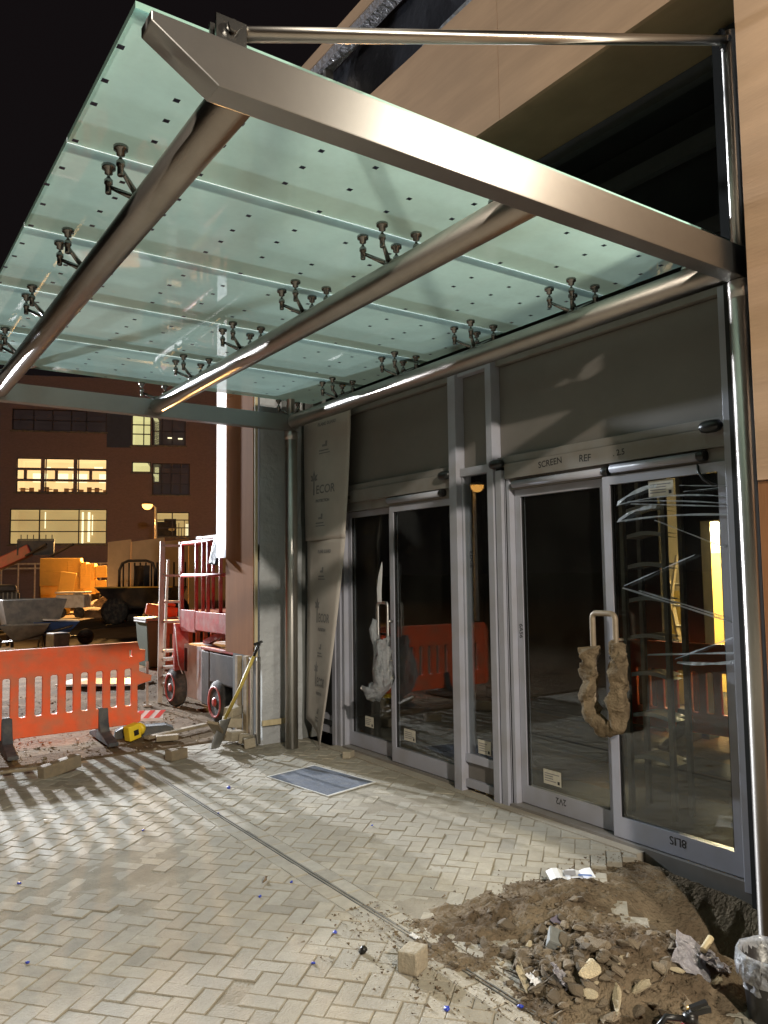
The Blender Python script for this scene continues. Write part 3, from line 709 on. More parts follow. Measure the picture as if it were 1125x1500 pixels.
# wrapped shelving rack behind the right-hand door
rk = thing('shelf_rack', (4.45, 3.2, 0), 'dark metal shelf rack wrapped in clear film behind the glass door', 'shelving')
b = MB()
for (x, y) in ((4.25, 3.38), (4.25, 3.06), (4.45, 3.40), (4.45, 3.08)): b.box(x-.015, x+.015, y-.015, y+.015, 0, 2.15)
b.build('upright', greysteel, rk)
for z in (.35, .62, .88, 1.12, 1.36, 1.58, 1.78, 1.95):
    b = MB(); n = 12; vs = []
    for i in range(n+1):
        y = 3.075+.29*i/n; zz = z+.02*math.sin(PI*i/n)
        vs += [(4.27, y, zz), (4.44, y+.02, zz), (4.27, y, zz-.026), (4.44, y+.02, zz-.026)]
    fs = [(i*4, i*4+1, i*4+5, i*4+4) for i in range(n)] + [(i*4+2, i*4+6, i*4+7, i*4+3) for i in range(n)] + [(i*4, i*4+4, i*4+6, i*4+2) for i in range(n)]
    b.add(vs, fs); b.build('shelf', polycol, rk)
sf = thing('stretch_film', (3.69, 2.7, 0), 'taut strips of clear stretch film across the right glass door', 'plastic film')
random.seed(5)
def strip(p, q, w, sag):
    p = Vector(p); q = Vector(q); vs = []; n = 14
    for i in range(n+1):
        t = i/n; c = p.lerp(q, t); c.z -= sag*4*t*(1-t); ww = w*(.45+.55*abs(math.sin(t*5+p.z*9)))
        vs += [tuple(c+Vector((.004*math.sin(i), 0, ww/2))), tuple(c-Vector((.012, 0, ww/2)))]
    b = MB(); b.add(vs, [(2*i, 2*i+1, 2*i+3, 2*i+2) for i in range(n)], 0, True); return b
for (a, c, w, sg) in (((905, 738), (962, 712), .035, -.02), ((905, 740), (1070, 728), .012, -.03), ((920, 735), (1069, 738), .010, -.01), ((925, 738), (1068, 742), .010, .0), ((906, 763), (962, 742), .03, -.02), ((905, 764), (1069, 754), .014, -.015),
        ((996, 711), (1068, 712), .008, 0), ((1002, 720), (1068, 713), .007, 0), ((915, 858), (1018, 813), .012, 0), ((913, 861), (1075, 912), .010, 0), ((937, 865), (1060, 903), .008, 0), ((990, 965), (1080, 932), .012, 0), ((950, 959), (1080, 956), .012, 0), ((993, 970), (1079, 969), .02, .01), ((960, 762), (1065, 803), .006, 0)):
    strip(site(*a, x=3.69), site(*c, x=3.69), w*.85, sg).build('film_strip', filmstreak, sf)

# ------------------------------------------------------------------ wraps on the handles
def lumpy_tube(path, rad, seed, amp, n=16, freq=18):
    if len(path) > 60: path = [Vector(p)+Vector((0, noise.noise(Vector((i*.09, seed, 1)))*.02, 0)) for i, p in enumerate(path)]
    b = MB(); b.tube(path, rad, n, rads=[rad*(.75+.5*abs(noise.noise(Vector((i*.37, seed, 0))))) for i in range(len(path))])
    out = []
    for v in b.v:
        w = Vector(v); q = nvec(w*freq+Vector((seed, 0, 0)))*amp + nvec(Vector((w.x*2.7, w.y*2.7, w.z*1.2))*freq)*amp*(.55 if len(path) < 60 else .34); out.append(tuple(w+q))
    b.v = out; return b
def upath(x, y0, y1, zt0, zb, zt1, n=44):
    P = []; rr = (y1-y0)/2; yc = (y0+y1)/2
    for k in range(n+1):
        t = k/n
        if t < .36: P.append((x, y1, zt0+(zb+rr-zt0)*t/.36))
        elif t < .64: a = PI*(t-.36)/.28; P.append((x, yc+rr*math.cos(a), zb+rr-rr*math.sin(a)))
        else: P.append((x, y0, zb+rr+(zt1-zb-rr)*(t-.64)/.36))
    return P
b = lumpy_tube(upath(3.62, 2.945, 3.155, 1.10, .655, 1.13, 90), .060, 3, .032, 30, 13)
tag(b.build('foam_wrap', fleece, loc=(3.62, 3.1, .7)), 'shaggy brown foam wrap around the handle of the right door', 'wrapping')
b = lumpy_tube([(3.645, 5.45, 1.16), (3.64, 5.46, 1.08), (3.64, 5.44, 1.02), (3.64, 5.42, .95), (3.645, 5.40, .86), (3.645, 5.42, .75), (3.645, 5.42, .66)], .036, 1, .03, 16, 26)
b2 = lumpy_tube([(3.625, 5.30, 1.01), (3.63, 5.30, .95), (3.625, 5.29, .88), (3.62, 5.27, .80), (3.61, 5.27, .72), (3.605, 5.29, .65), (3.59, 5.33, .60), (3.58, 5.39, .585), (3.58, 5.45, .60)], .074, 4, .045, 20, 24)
b.add(b2.v, b2.f, 0, True)
tag(b.build('plastic_wrap', plasticf, loc=(3.62, 5.35, .8)), 'crinkled clear plastic wrap hanging on the left door handle', 'wrapping')
b = MB(); P = [(5.40, 1.31), (5.405, 1.42), (5.385, 1.52), (5.35, 1.60), (5.33, 1.64), (5.325, 1.60), (5.335, 1.5), (5.345, 1.4), (5.345, 1.31)]
b.prism([(y, z) for y, z in P], 3.640, 3.643, axis='x')
tag(b.build('packing_strip', whitesheet, loc=(3.64, 5.37, 1.31)), 'curved strip of white packing above the left door handle', 'packing strip')

# ------------------------------------------------------------------ printed protection sheets
def psheet(zs, label, name='protective_sheet', curl=0., marks=True, seed=0):
    n = len(zs)
    def P(u, z):
        # left edge / right edge along y as function of z, with a curl toward the viewer at the foot
        f = max(0, min(1, z/3.0)); yl = 6.56; yr = 5.73 + .42*(1-f)**1.25
        k = (1-f)**3
        y = yl + (yr-yl)*u; x = 3.60 - .10*k*u + .012*math.sin(u*5+z*1.5+seed) - seed*.012
        return Vector((x, y, z))
    b = MB(); m_ = 10; vs = []
    zlo, zhi = zs
    rows = 26
    for j in range(rows+1):
        for i in range(m_+1):
            u = i/m_; z0 = zlo
            if curl: z0 = zlo + .20*(1-u)**.7 if u < .98 else zlo
            z = z0 + (zhi-z0)*j/rows
            vs.append(P(u, z))
    b.add(vs, [(j*(m_+1)+i, j*(m_+1)+i+1, (j+1)*(m_+1)+i+1, (j+1)*(m_+1)+i) for j in range(rows) for i in range(m_)], 0, True)
    t = MB()
    def on(u, z, off=.003):
        p = P(u, z); q = P(min(1, u+.02), z); d = (q-p).normalized(); nrm = d.cross(Vector((0, 0, 1))).normalized()
        if nrm.x > 0: nrm = -nrm
        return p + nrm*off
    marks_ = []
    def fresh(nm):
        nonlocal t
        t = MB(); marks_.append((nm, t))
    def mark2d(cu, cz, polys):
        for poly in polys:
            t.add([on(cu+a, cz+c) for a, c in poly], [tuple(range(len(poly)))])
    def letters(txt, cu, cz, size, nm='printed_lettering'):
        if nm: fresh(nm)
        q = MB(); q.text(txt, Matrix.Identity(4), size, 0, .002)
        for f in q.f:
            t.add([on(cu+q.v[i][0]/.72, cz+q.v[i][1]) for i in f], [tuple(range(len(f)))])
    def tree(cu, cz):
        fresh('printed_tree_logo')
        mark2d(cu, cz, [[(-.018, 0), (.018, 0), (.014, .15), (-.014, .15)]])
        for a, l in ((0, .085), (.95, .075), (-.95, .075), (1.7, .06), (-1.7, .06)):
            bx, bz = 0, .15; dx, dz = math.sin(a)/.72, math.cos(a)
            px_, pz_ = math.cos(a)/.72*.016, -math.sin(a)*.016
            mark2d(cu, cz, [[(bx, bz), (bx+dx*l*.5+px_, bz+dz*l*.5+pz_), (bx+dx*l, bz+dz*l), (bx+dx*l*.5-px_, bz+dz*l*.5-pz_)]])
        letters('ECOR', cu+.05, cz+.01, .11, None)
        letters('PROTECTION', cu+.05, cz-.07, .035, None)
    def lshape(cu, cz):
        fresh('printed_symbol')
        mark2d(cu, cz, [[(0, 0), (.10, 0), (.10, .05), (.06, .05), (.06, .02), (0, .02)], [(-.06, -.04), (.13, -.04), (.13, -.028), (-.06, -.028)], [(-.06, -.065), (.16, -.065), (.16, -.055), (-.06, -.055)]])
    return b, marks_, tree, lshape, letters
def finish(b, t, label, solid=True):
    o = b.build('protective_sheet', sheetm, loc=(3.6, 6.2, 0))
    sm = o.modifiers.new('thick', 'SOLIDIFY'); sm.thickness = .004; sm.offset = 1
    tag(o, label, 'protective sheet', 'printed sheets hung beside the doors')
    for nm, q in t: q.build(nm, greyink, o)
    return o
b, t, tree, ls, let = psheet((1.86, 3.06), '', seed=0)
let('FLAME GUARD', .32, 2.92, .04); ls(.42, 2.72); tree(.26, 2.28); ls(.38, 2.05)
finish(b, t, 'upper printed grey sheet hung beside the left sliding door, with one tree emblem')
b, t, tree, ls, let = psheet((.0, 1.90), '', curl=1, seed=-1)
let('FLAME GUARD', .34, 1.74, .04); ls(.42, 1.56); tree(.34, 1.10); ls(.45, .86); tree(.36, .52); ls(.5, .28)
finish(b, t, 'lower printed grey sheet reaching the paving with a curled bottom corner')

# ------------------------------------------------------------------ BARRIERS
def make_barrier():
    t = thing('plastic_barrier', (0, 0, 0), 'long bright orange slatted barrier standing at the edge of the paving', 'barrier', 'orange site barriers')
    Lb = 1.95; z0, z1 = .115, .885
    outer = [(0, z0+.03), (.03, z0), (Lb-.10, z0), (Lb-.045, z0+.02), (Lb-.04, z0+.075), (Lb-.075, z0+.10), (Lb-.075, z0+.37), (Lb+.055, z0+.40), (Lb+.06, z0+.44), (Lb-.06, z0+.49), (Lb-.06, z0+.585), (Lb-.005, z0+.60), (Lb, z0+.69), (Lb-.055, z0+.70), (Lb-.075, z1), (.05, z1), (.02, z1-.04), (0, z1-.10)]
    holes = []
    pitch = .1335; w = .079
    for k in range(13):
        x1 = Lb-.120 - k*pitch; x0 = x1-w
        if x0 < .08: break
        holes.append(rrect(x0, x1, z0+.165, z1-.235, .026))
    holes.append(rrect(Lb-.155, Lb-.115, z1-.135, z1-.055, .012))
    vs, fs = plate(outer, holes, .042, bev=.008)
    b = MB(); b.add(vs, fs)
    b.box(.06, Lb-.12, -.027, -.021, z1-.045, z1-.018)
    for x in (.25, .80, 1.35, Lb-.5): b.lathe((x, -.021, z0+.075), [(.045, -.006), (.045, .0)], 16, axis='y')
    b.build('panel', orange, t)
    for x in (.73, 1.56):
        f = MB()
        f.prism([(-.40, 0), (.34, 0), (.34, .035), (.10, .085), (.055, .16), (.02, .30), (-.02, .30), (-.055, .16), (-.10, .085), (-.40, .035)], x-.045, x+.045, axis='x')
        f.v = [(a, c-.0, d) for a, c, d in f.v]
        f.build('foot', rubber, t, bevel=.01)
    return t
bar = make_barrier()
bar.location = (.50, 7.76, 0); bar.rotation_euler = (0, R(-.5), R(-1.0)); bar['_loc'] = (0, 0, 0)
dup(bar, (4.05, 12.05, 0), R(8), 'orange barrier half hidden behind the red scissor lift and ladder', 'orange site barriers')
dup(bar, (6.15, 5.1, 0), R(-82), 'orange barrier inside the building, in front of the lit room', 'orange site barriers')

# ------------------------------------------------------------------ yard: scissor lift
sl = thing('scissor_lift', (3.9, 8.4, 0), 'red scissor lift with pale grey chassis cover parked beyond the plywood panel', 'scissor lift')
b = MB(); b.box(3.36, 4.45, 8.36, 9.12, .13, .74)
for k in range(11): b.box(3.352, 3.361, 8.375, 8.41, .18+k*.049, .205+k*.049, 1)
b.box(3.352, 3.361, 8.98, 9.09, .42, .70, 1)
b.build('chassis_cover', [greybox, black], sl, bevel=.012)
b = MB(); b.box(3.27, 4.42, 8.11, 8.345, .14, .735); b.box(3.27, 4.42, 7.42, 8.108, .40, .735); b.box(3.40, 4.40, 7.44, 8.10, .15, .398); b.build('battery_box', darkmach, sl, bevel=.02)
b = MB(); b.box(3.26, 3.30, 7.42, 8.34, .737, .775); b.build('side_rail', redpaint, sl, bevel=.01)
for (x, y) in ((3.30, 9.22), (3.30, 7.86), (4.5, 9.22), (4.5, 7.86)):
    b = MB(); b.lathe((x-.07, y, .225), [(.17, 0), (.215, .02), (.225, .05), (.225, .10), (.215, .13), (.17, .15)], 26, axis='x'); wl = b.build('wheel', tyrem, sl)
    b = MB(); b.lathe((x-.082, y, .225), [(.165, .014), (.165, .0), (.15, -.0), (.12, .03), (.05, .03), (.045, .0), (.02, -.005)], 24, axis='x'); b.build('rim', redpaint, wl)
b = MB(); b.box(3.30, 4.4, 7.35, 9.05, 1.10, 1.14); b.box(3.29, 3.32, 7.35, 8.58, .93, 1.145); b.box(3.29, 3.32, 8.60, 9.05, .90, 1.15); b.box(3.29, 4.4, 9.05, 9.08, .93, 1.145); b.build('platform', redpaint, sl, bevel=.006)
b = MB()
for y in (9.06, 8.60, 8.40, 8.25, 7.9, 7.4): b.tube([(3.31, y, 1.14), (3.31, y, 1.93)], .020, 10)
for x in (3.7, 4.05, 4.38): b.tube([(x, 9.06, 1.14), (x, 9.06, 1.93)], .020, 10)
for z in (1.55, 1.93): b.tube([(3.31, 9.06, z), (3.31, 7.4, z)], .022, 10); b.tube([(3.31, 9.06, z), (4.38, 9.06, z)], .022, 10)
b.build('guard_rail', redpaint, sl)
b = MB(); b.box(3.30, 3.35, 8.42, 8.60, 1.955, 1.99); b.box(3.30, 3.35, 7.4, 8.40, 1.955, 1.985); b.build('rail_top_highlight', whitep, sl, bevel=.004)  # white strips paint the lamplight caught on top of the red rail
b = MB(); b.box(3.25, 3.42, 9.13, 9.19, .24, .98); b.build('entry_post', redpaint, sl, bevel=.01)
b = MB(); b.bar((3.5, 7.7, .74), (3.5, 9.0, 1.08), .06, .07); b.bar((3.58, 9.0, .74), (3.58, 7.7, 1.08), .06, .07); b.bar((4.2, 7.7, .74), (4.2, 9.0, 1.08), .06, .07); b.bar((4.28, 9.0, .74), (4.28, 7.7, 1.08), .06, .07)
b.build('scissor_arm', redpaint, sl)
b = MB(); b.lathe((3.42, 8.34, 1.80), [(.012, .05), (.04, 0), (.045, -.01)], 12); b.build('work_light', whitep, sl)
b = MB(); b.tube([(3.24, 9.10, .96), (3.25, 9.06, .7), (3.27, 9.04, .5), (3.30, 9.0, .40)], .006, 6); b.build('hanging_cable', whitep, sl)

# ladder leaning at the back of the lift
ld = thing('podium_ladder', (3.2, 9.6, 0), 'dusty aluminium podium ladder standing behind the red scissor lift', 'ladder')
for dx in (0, .29):
    b = MB(); b.bar((3.215+dx, 9.55+dx*.2, 0), (3.30+dx*.85, 9.75, 1.98), .035, .06); b.build('stile', ladderm, ld, bevel=.004)
for k, z in enumerate((.22, .31, .42, .52, .62, .98, 1.22, 1.55, 1.93)):
    f = z/1.98; tw = .10 if z < 1.0 else .035
    b = MB(); b.box(3.215+.085*f+.01, 3.505+.04*f-.01, 9.58+.17*f-tw, 9.60+.17*f+tw*.6, z-.014, z+.014); b.build('tread', ladderm, ld, bevel=.003)
for dx in (0.02, .30):
    b = MB(); b.bar((3.45+dx, 10.2, 0), (3.38+dx*.6, 9.80, 1.75), .03, .04); b.build('rear_leg', ladderm, ld)
b = MB(); b.bar((3.02, 9.42, -.02), (3.04, 9.50, .52), .022, .03); b.obox((3.02, 9.42, .01), (.10, .06, .02)); b.build('stabiliser', ladderm, ld)

# bin
bn = thing('wheeled_bin', (4.4, 13.3, 0), 'dark green wheeled bin behind the barrier with a red bundle on top', 'bin')
b = MB(); c0 = (4.42, 13.3)
lo = [(c0[0]-.22, c0[1]-.26), (c0[0]+.22, c0[1]-.26), (c0[0]+.22, c0[1]+.26), (c0[0]-.22, c0[1]+.26)]; hi = [(c0[0]+(x-c0[0])*1.25, c0[1]+(y-c0[1])*1.2) for x, y in lo]
b.add([(*p, .03) for p in lo]+[(*p, .80) for p in hi], [(0, 1, 2, 3), (4, 5, 6, 7)]+[(i, (i+1) % 4, 4+(i+1) % 4, 4+i) for i in range(4)]); b.build('body', binm, bn, bevel=.02)
b = MB(); b.box(c0[0]-.30, c0[0]+.30, c0[1]-.34, c0[1]+.34, .80, .845); b.box(c0[0]-.31, c0[0]-.27, c0[1]-.35, c0[1]+.30, .77, .80); b.build('rim_lid', greysteel, bn, bevel=.012)
b = MB()
for dy in (-.24, .24): b.lathe((c0[0]+.16, c0[1]+dy, .09), [(.09, -.03), (.09, .03)], 14, axis='y')
b.build('wheel', tyrem, bn)
b = MB(); b.obox((c0[0]+.06, c0[1]-.05, .95), (.36, .44, .19), (.1, .12, .3)); b.obox((c0[0]+.16, c0[1]-.02, 1.06), (.2, .3, .13), (.2, .3, .1))
tag(b.build('red_bundle', orange, bevel=.03, loc=(c0[0], c0[1], .85)), 'red plastic bundle lying on the green wheeled bin', 'bundle')

# flat boards and bits on the earth beyond the barrier
def striped_board(name, c, l, w, rz, label, group=None, tilt=(0, 0), striped=True, th=.03):
    b = MB(); b.box(-l/2, l/2, -w/2, w/2, 0, th)
    n = 6
    for k in range(n):
        x0 = -l/2+l*(k+.15)/n; s_ = l/n*.5
        if striped: b.add([(x0, -w/2+.004, th+.002), (x0+s_, -w/2+.004, th+.002), (x0+s_+w*.4, w/2-.004, th+.002), (x0+w*.4, w/2-.004, th+.002)], [(0, 1, 2, 3)], 1)
    if not striped: b.add([(-l*.3, -w/2+.01, th+.002), (l*.28, -w/2+.01, th+.002), (l*.32, w/2-.01, th+.002), (-l*.24, w/2-.01, th+.002)], [(0, 1, 2, 3)], 1)
    o = b.build(name, [redwhite, redref], bevel=0); o.location = c; o.rotation_euler = (tilt[0], tilt[1], rz)
    return tag(o, label, 'board', group)
striped_board('warning_board', (3.1, 11.6, .03), 1.15, .62, R(-35), 'white and red sign board lying flat on the earth behind the barrier', striped=False)
striped_board('barrier_plank', (2.42, 8.05, .13), .62, .16, R(-20), 'red and white striped plank resting on a rubber foot beside the barrier', tilt=(.35, .02))
striped_board('barrier_plank', (1.42, 9.1, .02), .95, .16, R(6), 'red and white striped plank lying behind the orange barrier slats', tilt=(.1, 0))
striped_board('barrier_plank', (1.0, 8.6, .03), .5, .14, R(-8), 'short red and white plank by the yellow hazard lamp', tilt=(.2, 0))
b = MB(); b.prism([(-.28, 0), (.28, 0), (.27, .07), (.20, .10), (-.20, .10), (-.27, .07)], -.07, .07, axis='y'); b.box(-.12, .14, -.074, -.069, .04, .06)
o = b.build('rubber_foot', rubber, bevel=.01); o.location = (2.45, 7.72, 0); o.rotation_euler = (0, 0, R(-14)); tag(o, 'spare grey rubber barrier foot lying right of the orange barrier', 'barrier foot')
def hazard(loc, rz, label, lie):
    t = thing('hazard_lamp', (0, 0, 0), label, 'lamp', 'yellow hazard lamps')
    b = MB(); b.box(-.07, .07, -.045, .045, 0, .13); b.build('battery_case', yellowp, t, bevel=.012)
    b = MB(); b.lathe((0, 0, .13), [(.03, 0), (.06, .01), (.06, .03), (.03, .07), (.01, .078)], 14); b.build('lens', yellowp, t)
    b = MB(); b.box(-.02, .03, -.052, -.0455, .05, .10); b.build('switch_cover', black, t)
    t.location = loc; t.rotation_euler = lie; return t
hazard((2.22, 7.52, .075), 0, 'yellow hazard lamp lying on its side by the barrier foot', (0, R(80), R(20)))
hazard((1.25, 8.7, .06), 0, 'yellow hazard lamp behind the second orange slat gap from the left', (0, R(25), R(60)))
b = MB(); b.box(-.07, .07, -.05, .05, 0, .16); b.box(-.04, .04, -.055, -.05, .09, .13, 1); o = b.build('white_box', [greysteel, whitep], bevel=.01); o.location = (.95, 8.75, .02); tag(o, 'small grey box standing behind the left slats of the barrier', 'box')

# timber, blocks, shovel near the pier foot
def block(name, m, c, size, rot, label, cat, group=None, bevel=.006, jig=.0):
    b = MB(); b.obox((0, 0, 0), size)
    o = b.build(name, m, bevel=bevel)
    if jig:
        for v in o.data.vertices: v.co += nvec(v.co*23+Vector(c))*jig
    o.location = c; o.rotation_euler = rot; return tag(o, label, cat, group)
block('timber_offcut', timber, (2.36, 6.57, .045), (.17, .09, .085), (0, 0, R(20)), 'square timber offcut alone on the paving right of the slot drain', 'offcut')
block('timber_plank', timber, (2.78, 6.70, .17), (.10, .52, .025), (R(-26), R(12), R(-38)), 'short wide plank leaning against the stacked blocks by the shovel', 'plank')
block('timber_plank', timber, (2.72, 7.55, .04), (.75, .07, .03), (0, 0, R(22)), 'thin plank lying on the earth between barrier and lift', 'plank')
block('timber_plank', timber, (2.55, 7.35, .03), (.20, .08, .05), (0, 0, R(-15)), 'stubby timber piece lying at the edge of the paving', 'plank')
bl = [((3.00, 6.80, .08), R(15), 'lowest left'), ((3.08, 6.72, .06), R(40), ''), ((2.98, 6.84, .20), R(-10), ''), ((3.05, 6.62, .05), R(70), ''), ((2.95, 6.95, .07), R(5), ''), ((3.02, 6.90, .29), R(30), '')]
lab = ['dull concrete block low in the pile below the leaning plank', 'dull concrete block at the right of the pile by the pier', 'dull concrete block in the middle layer of the pile', 'dull concrete block nearest the viewer in the pile', 'dull concrete block at the back left of the pile', 'topmost dull concrete block of the pile beside the shovel']
for (c, rz, _), l in zip(bl, lab): block('concrete_block', bricktile, c, (.17, .10, .085), (random.uniform(-.12, .12), random.uniform(-.12, .12), rz), l, 'block', 'blocks piled by the pier', .008, .006)
sh = thing('shovel', (2.92, 6.62, 0), 'yellow handled shovel leaning on the ply pier', 'shovel')
b = MB(); b.tube([(2.86, 6.72, .26), (2.96, 6.60, .55), (3.05, 6.52, .82)], .016, 10); b.build('shaft', yelhandle, sh)
b = MB(); b.tube([(3.05, 6.52, .82), (3.09, 6.50, .93)], .014, 8); b.tube([(3.03, 6.46, .93), (3.14, 6.55, .94)], .013, 8); b.build('grip', black, sh)
b = MB(); n = 8; vs = []
for i in range(n+1):
    t = i/n; z = .26-.24*t; y = 6.72+.02*t; w = .09*(1 if t < .8 else 1-(t-.8)*1.5)
    for k in (-1, -.5, 0, .5, 1): vs.append((2.86-.10*t+k*w*.8, y-.03+.02*k*k+k*w*.5-.03*t, z))
b.add(vs, [(i*5+j, i*5+j+1, (i+1)*5+j+1, (i+1)*5+j) for i in range(n) for j in range(4)], 0, True); o = b.build('blade', greysteel, sh); o.modifiers.new('t', 'SOLIDIFY').thickness = .004
br = thing('broom', (1.3, 6.65, 0), 'worn broom lying on the paving in front of the orange barrier', 'broom')
b = MB(); b.tube([(.35, 7.02, .03), (1.0, 6.84, .035), (1.36, 6.66, .07)], .014, 8); b.build('handle', timber, br)
b = MB(); b.obox((1.45, 6.67, .055), (.34, .09, .10), (0, R(-6), R(24))); b.build('head', timber, br, bevel=.012)

# ------------------------------------------------------------------ yard background
# telehandler
th = thing('telehandler', (3.2, 24.0, 0), 'red and black telehandler with raised boom at the left edge', 'telehandler')
b = MB(); b.box(1.7, 4.0, 23.6, 25.4, .35, 1.15); b.box(2.6, 3.9, 23.5, 25.3, 1.15, 1.35); b.build('chassis', darkmach, th, bevel=.06)
b = MB(); b.box(3.0, 4.1, 23.4, 23.6, .3, .62); b.build('bumper', redmach, th, bevel=.03)
b = MB(); b.box(1.9, 2.8, 23.7, 24.6, 1.15, 2.0); b.build('cab', darkmach, th, bevel=.08)
for (x, y) in ((3.9, 23.5), (2.1, 23.5), (3.9, 25.4), (2.1, 25.4)):
    b = MB(); b.lathe((x, y-.18, .47), [(.25, 0), (.43, .02), (.47, .08), (.47, .28), (.43, .34), (.25, .36)], 24, axis='y'); w = b.build('wheel', tyrem, th)
    b = MB(); b.lathe((x, y-.185, .47), [(.24, .01), (.22, 0), (.1, .06), (.05, .03)], 16, axis='y'); b.build('rim', redmach, w)
b = MB(); b.bar((2.2, 24.9, 1.2), (4.25, 23.5, 2.32), .28, .32); b.build('boom', redmach, th, bevel=.03)
b = MB(); b.obox((4.35, 23.45, 2.37), (.95, .10, .42), (0, 0, R(-20))); b.obox((4.35, 23.40, 2.60), (.95, .03, .03), (0, 0, R(-20)))
for k in range(6): b.obox((3.98+k*.15, 23.52-k*.055, 2.66), (.02, .02, .14))
b.bar((4.72, 23.25, 2.14), (5.15, 22.6, 2.45), .06, .05); b.bar((4.1, 23.45, 2.14), (4.5, 22.8, 2.45), .06, .05); b.build('fork_carriage', darkmach, th)
b = MB()
for k in range(9): b.obox((3.0+k*.11, 23.42, .95), (.03, .03, .4))
b.build('grille', greysteel, th)
# site dumper
dm = thing('site_dumper', (8.0, 26.0, 0), 'dark site dumper with a roll bar standing before the hoarding', 'dumper')
ex = Vector((.82, -.57, 0)); ey = Vector((.57, .82, 0)); oc = Vector((8.15, 26.3, 0))
def D(u, v, z): return tuple(oc+ex*u+ey*v+Vector((0, 0, z)))
b = MB(); b.add([D(-.55, -.7, .5), D(1.1, -.7, .5), D(1.1, .7, .5), D(-.55, .7, .5), D(-1.15, -.95, 1.18), D(1.35, -.95, 1.18), D(1.35, .95, 1.18), D(-1.15, .95, 1.18)], [(0, 1, 2, 3), (0, 1, 5, 4), (1, 2, 6, 5), (2, 3, 7, 6), (3, 0, 4, 7)]); b.build('skip', darkmach, dm)
b = MB(); b.bar(D(-1.16, -.96, 1.19), D(1.36, -.96, 1.19), .06, .04); b.build('skip_edge_highlight', yellowm, dm)  # yellow bar paints the lit top edge of the dark skip
for (u, v) in ((-.55, -.8), (1.0, -.8), (-.55, .8), (1.0, .8)):
    b = MB(); c = Vector(D(u, v, .42)); b.tube([c-ey*.17, c-ey*.12, c+ey*.12, c+ey*.17], .42, 20, rads=[.3, .42, .42, .3]); b.build('wheel', tyrem, dm)
b = MB(); b.tube([D(-.7, 0, 1.0), D(-.7, 0, 1.75), D(-.6, 0, 1.98), D(-.4, 0, 2.06), D(.2, 0, 2.06), D(.42, 0, 1.98), D(.5, 0, 1.75), D(.5, 0, 1.0)], .045, 10); b.build('roll_bar', darkmach, dm)
b = MB(); b.bar(D(.0, .2, 1.0), D(.0, .2, 1.9), 1.0, .2)
for k in range(12): b.tube([D(-.6+k*.19, .1, 1.15), D(-.6+k*.19, .1, 2.0)], .028, 6)
b.build('radiator_grille', darkmach, dm)
# hoarding, rubbish heap behind it
hd = thing('hoarding', (10, 32, 0), 'beige board hoarding behind the dumper under the street lamp', 'hoarding')
for k, (a, c) in enumerate(((-1.65, -.72), (-.70, .62), (.64, 1.6), (1.62, 3.2))):
    b = MB(); q = Vector((10.0, 31.2, 0)); b.add([tuple(q+ex*a), tuple(q+ex*c), tuple(q+ex*c+Vector((0, 0, 3.02+.06*(k == 1)))), tuple(q+ex*a+Vector((0, 0, 2.92)))]+[tuple(q+ex*a+ey*.05), tuple(q+ex*c+ey*.05), tuple(q+ex*c+ey*.05+Vector((0, 0, 3.02+.06*(k == 1)))), tuple(q+ex*a+ey*.05+Vector((0, 0, 2.92)))], [(0, 1, 2, 3), (4, 5, 6, 7), (0, 1, 5, 4), (1, 2, 6, 5), (2, 3, 7, 6), (3, 0, 4, 7)])
    b.build('board', hoardm, hd)
# yellow insulation bundles
yb = [(62, 118, 818, 858), (100, 120, 822, 840), (62, 92, 858, 884), (118, 132, 826, 862), (84, 106, 838, 905), (92, 100, 842, 902), (120, 128, 824, 842), (128, 140, 826, 850), (140, 156, 829, 846), (104, 122, 845, 866), (122, 140, 850, 870), (140, 155, 850, 868)]
yl = ['large orange yellow insulation board stack at the back left', 'yellow insulation pack on top between two stacks', 'wide yellow insulation pack at the lower left', 'narrow yellow pack right of the big stack', 'tall yellow board leaning in front of the stacks', 'second tall yellow board leaning behind the first', 'small pale pack at the top centre', 'bright yellow pack right of centre, upper', 'bright yellow pack at the far right end, upper', 'yellow pack in the lower centre', 'bright yellow pack right of centre, lower', 'yellow pack at the far right end, lower']
for k, ((x0, x1, y0, y1), l) in enumerate(zip(yb, yl)):
    dd = 34.5 - (1.2 if k in (4, 5) else 0) + .12*(k % 3); s_ = dd/FPX
    lean = R(9) if k in (4, 5) else random.uniform(-.03, .03)
    d = fwd + rt*(((x0+x1)/2-562.5)/FPX) - up*(((y0+y1)/2-750)/FPX); c = CAM + d*dd
    b = MB(); b.obox((0, 0, 0), ((x1-x0)*s_, .5 if k not in (4, 5) else .12, (y1-y0)*s_))
    if k not in (4, 5): b.box(-(x1-x0)*s_/2-.004, (x1-x0)*s_/2+.004, -.256, .256, -.03, .03, 0)
    o = b.build('insulation_pack', yellowm, bevel=.02); o.location = c; o.rotation_euler = (0, lean, -YAW+R(14)+random.uniform(-.15, .15))
    tag(o, l, 'insulation pack', 'yellow insulation packs under the street lamp')
